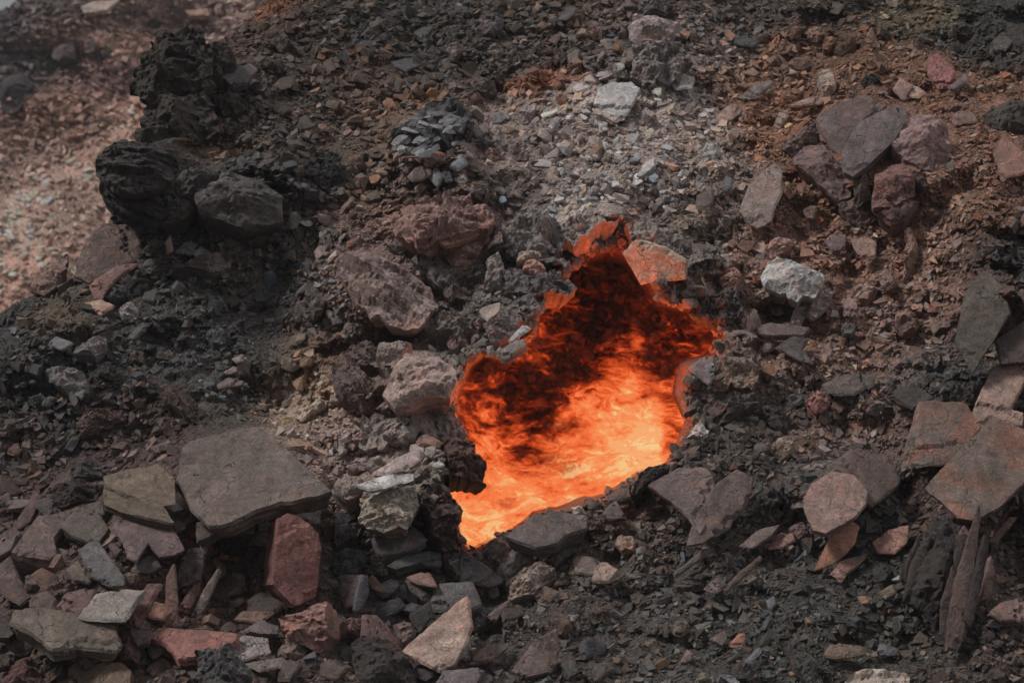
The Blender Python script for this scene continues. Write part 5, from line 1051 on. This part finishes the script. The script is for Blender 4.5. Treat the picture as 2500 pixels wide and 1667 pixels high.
for nm, lab, zn, sd, n in (('rusty_gravel', 'fine rusty brown gravel covering the slope right of the fire', zone_right, 31, 52000), ('charcoal_gravel', 'fine charcoal gravel on the low slope below the fire', zone_low, 32, 52000),
                        ('dark_gravel', 'fine dark gravel and crumbs on the slope left of the fire', zone_left, 33, 52000), ('ashen_gravel', 'fine grey and brown gravel on the upper slope', zone_top, 34, 52000)):
    strew(nm, lab, zn, sd, n, 0.016, 0.036, 1.0, 0.5, 'tiny', 0.9)
for nm, lab, zn, sd, fl, kd in (('rusty_shale_flakes', 'reddish brown shale flakes strewn over the right slope', zone_right, 41, .24, 'flake'), ('charcoal_shale_flakes', 'charcoal shale flakes strewn below the fire pit', zone_low, 42, .24, 'flake'),
                        ('dark_rubble', 'dark angular rubble on the slope left of the fire', zone_left, 43, .45, 'chip'), ('grey_rubble', 'grey and brown broken stones on the upper slope', zone_top, 44, .42, 'chip')):
    strew(nm, lab, zn, sd, 46000 if kd == 'flake' else 34000, 0.034, 0.13, 3.0, fl, kd, 0.97)
for nm, lab, zn, sd, fl, kd, n in (('rusty_shale_pieces', 'broken reddish shale pieces on the right slope', zone_right, 51, .26, 'flake', 4200), ('charcoal_shale_pieces', 'broken charcoal shale pieces below the fire', zone_low, 52, .24, 'flake', 7000),
                        ('dark_broken_rock', 'dark broken rock on the left slope', zone_midleft, 53, .5, 'chip', 3600), ('broken_slabs', 'broken mauve and grey slab pieces in the lower pile', zone_lowleft, 55, .26, 'flake', 7500), ('grey_broken_rock', 'grey broken rock on the upper slope', zone_top, 54, .5, 'block', 3000)):
    strew(nm, lab, zn, sd, n, 0.09, 0.30 if nm == 'broken_slabs' else 0.21, 1.6 if nm == 'broken_slabs' else 2.2, fl, kd, 1.0, .26, .4)
# baked lumps sticking out of the wall of the pit
r = np.random.default_rng(71); lo, hi = HOLE.min(0), HOLE.max(0); x = r.uniform(lo[0], hi[0], 9000); z = r.uniform(lo[1], hi[1], 9000); hs = poly_sdf(HOLE, x, z)
k = (hs > 0.09) & (hs < 0.9) & ((z > -0.75) | ((x < 0.1) & (z > -1.6))) & (r.random(9000) < np.where(hs < .12, .9, .35)); x, z = x[k], z[k]
nn = normals_at(x, z, .04); c = np.tile(albedo((52, 42, 39)), (len(x), 1)) * np.exp(r.normal(0, .35, len(x)))[:, None]
scatter('baked_rubble', 'dark red baked lumps on the wall of the fire pit', x, grid_at(x, z), z, nn, .03 + .15 * r.random(len(x)) ** 2.5, r.uniform(.4, .9, len(x)), c, 'block', 71, .6)
# broken crust along the rim of the pit
r = np.random.default_rng(72); n = 30000; x = r.uniform(lo[0] - .3, hi[0] + .3, n); z = r.uniform(lo[1] - .3, hi[1] + .3, n); hs = poly_sdf(HOLE, x, z)
k = (hs < 0.012) & (hs > -0.20) & (r.random(n) < np.exp(-((hs + .03) / .09) ** 2) + ((z < -.55) & (x > -.2)) * (hs > -.09)); x, z, hs = x[k], z[k], hs[k]
k = clear_of_rocks(x, z, 4) | (r.random(len(x)) > .8); x, z, hs = x[k], z[k], hs[k]
nn = normals_at(x, z - .06, .06); yy = grid_at(x, z); yb = yslope(x, z, False, False); yy = np.minimum(yy, yb + .10)
c = 0.6 * zone_colour(x, z) + 0.4 * albedo((62, 58, 56)); c = c * np.exp(r.normal(0, .3, len(x)))[:, None]; print('rim', len(x))
scatter('rim_rubble', 'broken grey crust and stones along the rim of the fire pit', x, yy, z, nn, .03 + .13 * r.random(len(x)) ** 3, r.uniform(.35, .8, len(x)), c, 'block', 72, .5)
# far hillside rubble
r = np.random.default_rng(61); n = 90000; x = r.uniform(-21, -2, n); z = r.uniform(-2, 11.5, n)
m = z < crest(x) - 0.05; x, z = x[m], z[m]; y = far_depth(x, z)
nn = np.tile(unit((0.1, -.6, .8)), (len(x), 1)); c = far_colour(x, z) * np.exp(r.normal(0, .33, len(x)))[:, None]
scatter('hillside_rubble', 'hazy pinkish rubble on the far hillside', x, y, z, nn, 0.045 + 0.42 * r.random(len(x)) ** 9, r.uniform(.3, .7, len(x)), np.clip(c, .01, .6), 'tiny', 61)

# ------------------------------------------------------------------ the fire in the pit
def fire_material(name='burning_shale', shift=(0, 0, 0), al0=0.14, al1=0.68, amax=1.0):
    m = bpy.data.materials.new(name); m.use_nodes = True; t = m.node_tree; N, L = t.nodes, t.links
    N.clear(); out = N.new('ShaderNodeOutputMaterial')
    tc = N.new('ShaderNodeTexCoord'); V = tc.outputs['Object']
    at = N.new('ShaderNodeAttribute'); at.attribute_name = 'fire_heat'
    mp = N.new('ShaderNodeMapping'); mp.inputs['Rotation'].default_value = (0, math.radians(-24), 0); mp.inputs['Scale'].default_value = (1.0, 1.0, 1.9); mp.inputs['Location'].default_value = shift; L.new(V, mp.inputs['Vector'])
    wn_ = N.new('ShaderNodeTexNoise'); wn_.inputs['Scale'].default_value = 2.2; wn_.inputs['Detail'].default_value = 6; L.new(mp.outputs[0], wn_.inputs['Vector'])
    ws = N.new('ShaderNodeVectorMath'); ws.operation = 'SCALE'; ws.inputs['Scale'].default_value = 0.55; L.new(wn_.outputs['Color'], ws.inputs[0])
    wv = N.new('ShaderNodeVectorMath'); wv.operation = 'ADD'; L.new(mp.outputs[0], wv.inputs[0]); L.new(ws.outputs[0], wv.inputs[1]); Wv = wv.outputs[0]
    a = noise(N, L, Wv, 1.5, 7, 0.58, 0.25); b = noise(N, L, Wv, 4.6, 7, 0.66, 0.45); c = noise(N, L, Wv, 15, 5, 0.7, 0.3)
    h = math_(N, L, 'ADD', mrange(N, L, a, 0.25, 0.75, -0.36, 0.36), mrange(N, L, b, 0.25, 0.75, -0.30, 0.30))
    h = math_(N, L, 'ADD', h, mrange(N, L, c, 0.25, 0.75, -0.14, 0.14)); h = math_(N, L, 'ADD', h, at.outputs['Fac'])
    cr = N.new('ShaderNodeValToRGB'); L.new(h, cr.inputs[0]); E = cr.color_ramp
    stops = [(0.0, (.006, .001, .0006)), (.18, (.05, .004, .001)), (.36, (.30, .022, .004)), (.52, (.80, .085, .014)), (.68, (1.0, .17, .045)), (.82, (1.0, .27, .085)), (.94, (1.0, .42, .15)), (1.0, (1.0, .62, .27))]
    E.elements[0].position, E.elements[0].color = 0, (*stops[0][1], 1); E.elements[1].position, E.elements[1].color = 1, (*stops[-1][1], 1)
    for p, col in stops[1:-1]: e_ = E.elements.new(p); e_.color = (*col, 1)
    em = N.new('ShaderNodeEmission'); L.new(cr.outputs[0], em.inputs[0]); em.inputs[1].default_value = 0.84
    # flames thin out upwards and let the glowing wall show
    al = mrange(N, L, h, al0, al1, 0.0, amax)
    tr = N.new('ShaderNodeBsdfTransparent'); mx = N.new('ShaderNodeMixShader'); L.new(al, mx.inputs[0]); L.new(tr.outputs[0], mx.inputs[1]); L.new(em.outputs[0], mx.inputs[2])
    L.new(mx.outputs[0], out.inputs['Surface']); m.cycles.emission_sampling = 'FRONT'
    return m
M_FIRE = fire_material(); M_FLAME = fire_material('flame', (5.3, 1.7, 3.1), 0.42, 0.95, 0.75)
HEAT = [  # K position, radius x, radius z, heat
    (990, 1030, 120, 140, 1.04), (850, 1120, 200, 130, .88), (600, 1130, 190, 130, .68), (330, 1150, 180, 120, .72), (260, 1340, 170, 140, .86), (560, 1290, 160, 90, .78), (180, 1480, 60, 60, .86),
    (870, 830, 170, 90, .72), (650, 970, 110, 60, .52), (450, 960, 120, 60, .46), (200, 980, 60, 60, .5), (1120, 1000, 45, 140, .44), (1100, 1100, 30, 60, .34), (420, 1100, 60, 40, .5),
    (420, 650, 90, 90, .40), (560, 520, 110, 90, .30), (300, 780, 130, 90, .32), (180, 850, 70, 90, .32), (900, 640, 110, 70, .46), (1090, 640, 120, 70, .48), (1200, 560, 110, 50, .40), (1060, 480, 90, 40, .28),
    (700, 700, 90, 60, .24), (620, 800, 110, 60, .30), (800, 480, 110, 70, .26), (750, 220, 90, 110, .20), (850, 120, 80, 70, .18), (900, 300, 50, 90, .05), (960, 560, 25, 40, .55), (1060, 560, 60, 60, .2)]
HW = [(*w0(*P('K', [(x, y)])[0]), rx / 1.8667 * MPX, rz / 1.8667 * MPX, h) for x, y, rx, rz, h in HEAT]
def fire_heat(x, z):
    acc = np.zeros_like(x); w = np.full(x.shape, 1e-9)
    for cx, cz, rx, rz, h in HW:
        q = ((x - cx) / rx) ** 2 + ((z - cz) / rz) ** 2; g = np.exp(-q) + 1e-4 / (1 + q); w += g; acc += g * h
    return acc / w
def fire_sheet(name, depth, wob, seed, cool, parent, mat=None):
    st = 0.022; lo, hi = HOLE.min(0) - .25, HOLE.max(0) + .25
    x, z = np.meshgrid(np.arange(lo[0], hi[0], st), np.arange(lo[1], hi[1], st)); hs = poly_sdf(HOLE, x.ravel(), z.ravel())
    xx, zz = x.ravel(), z.ravel(); top = (zz - lo[1]) / (hi[1] - lo[1])
    y = yslope(xx, zz, False, False) + depth(top, xx) + wob * fbm(xx * 1.6, zz * 1.6, seed, 4) + 0.4 * wob * fbm(xx * 5, zz * 5, seed + 3, 3)
    T = grid_tris((hs > -0.16).reshape(x.shape)); u = np.unique(T); rm = np.full(x.size, -1); rm[u] = np.arange(u.size)
    me = tri_mesh(name, np.stack([xx, y, zz], 1)[u], rm[T], mat or M_FIRE)
    at = me.attributes.new('fire_heat', 'FLOAT', 'POINT'); at.data.foreach_set('value', (fire_heat(xx, zz)[u] - cool).astype(np.float32))
    o = link(name, me, None, parent); return o
pit = bpy.data.objects.new('fire', None); COL.objects.link(pit)
pit['label'] = 'bright orange fire blazing in the hollow of the rock slope'; pit['category'] = 'fire'
fire_sheet('burning_bed', lambda t, x: 0.36 + 0.80 * t, 0.16, 3.0, 0.06, pit)
fire_sheet('flame', lambda t, x: 0.14 + 0.95 * t, 0.22, 8.0, 0.10, pit, M_FLAME)
for p_, pw, cl, *dp in ((('K', (880, 980)), 42, (1.0, .24, .055)), (('K', (330, 1150)), 30, (1.0, .24, .055)), (('K', (560, 780)), 34, (1.0, .09, .018)), (('K', (1060, 720)), 14, (1.0, .10, .02)), (('K', (800, 380)), 6, (1.0, .08, .015), .5), (('K', (430, 740)), 8, (1.0, .20, .045), .02), (('K', (1040, 560)), 7, (1.0, .20, .045), .0), (('K', (220, 900)), 6, (1.0, .20, .045), .0)):
    x_, z_ = w0(*P(p_[0], [p_[1]])[0]); ld = bpy.data.lights.new('flame_light', 'POINT'); ld.energy = pw; ld.color = cl; ld.shadow_soft_size = 0.4
    lo_ = bpy.data.objects.new('flame_light', ld); COL.objects.link(lo_); lo_.location = (x_, float(yslope(np.array([x_]), np.array([z_]), False, False)[0]) + (dp[0] if dp else 0.34), z_); lo_.parent = pit

# ------------------------------------------------------------------ thin smoky air
hm = bpy.data.materials.new('smoky_air'); hm.use_nodes = True; hn = hm.node_tree; hn.nodes.clear()
ho = hn.nodes.new('ShaderNodeOutputMaterial'); hv = hn.nodes.new('ShaderNodeVolumePrincipled')
hv.inputs['Color'].default_value = (.80, .82, .86, 1); hv.inputs['Density'].default_value = 0.0008; hv.inputs['Anisotropy'].default_value = 0.2
hn.links.new(hv.outputs[0], ho.inputs['Volume'])
def box_mesh(name, lo, hi, mat):
    V = np.array([(x, y, z) for x in (lo[0], hi[0]) for y in (lo[1], hi[1]) for z in (lo[2], hi[2])])
    T = np.array([(0, 1, 3), (0, 3, 2), (4, 6, 7), (4, 7, 5), (0, 4, 5), (0, 5, 1), (2, 3, 7), (2, 7, 6), (0, 2, 6), (0, 6, 4), (1, 5, 7), (1, 7, 3)])
    return tri_mesh(name, V, T, mat)
if HAZE:
    allv = np.vstack([SV, FVt])
    hz = link('haze', box_mesh('haze', (allv[:, 0].min() - 2, min(allv[:, 1].min(), CAM_Y) - 3, allv[:, 2].min() - 1), (allv[:, 0].max() + 2, allv[:, 1].max() + 6, allv[:, 2].max() + 1), hm), 'stuff')
    hz['label'] = 'thin bluish smoky air over the slope'
print('TRIS', sum(len(o.data.polygons) for o in SC.objects if o.type == 'MESH'))
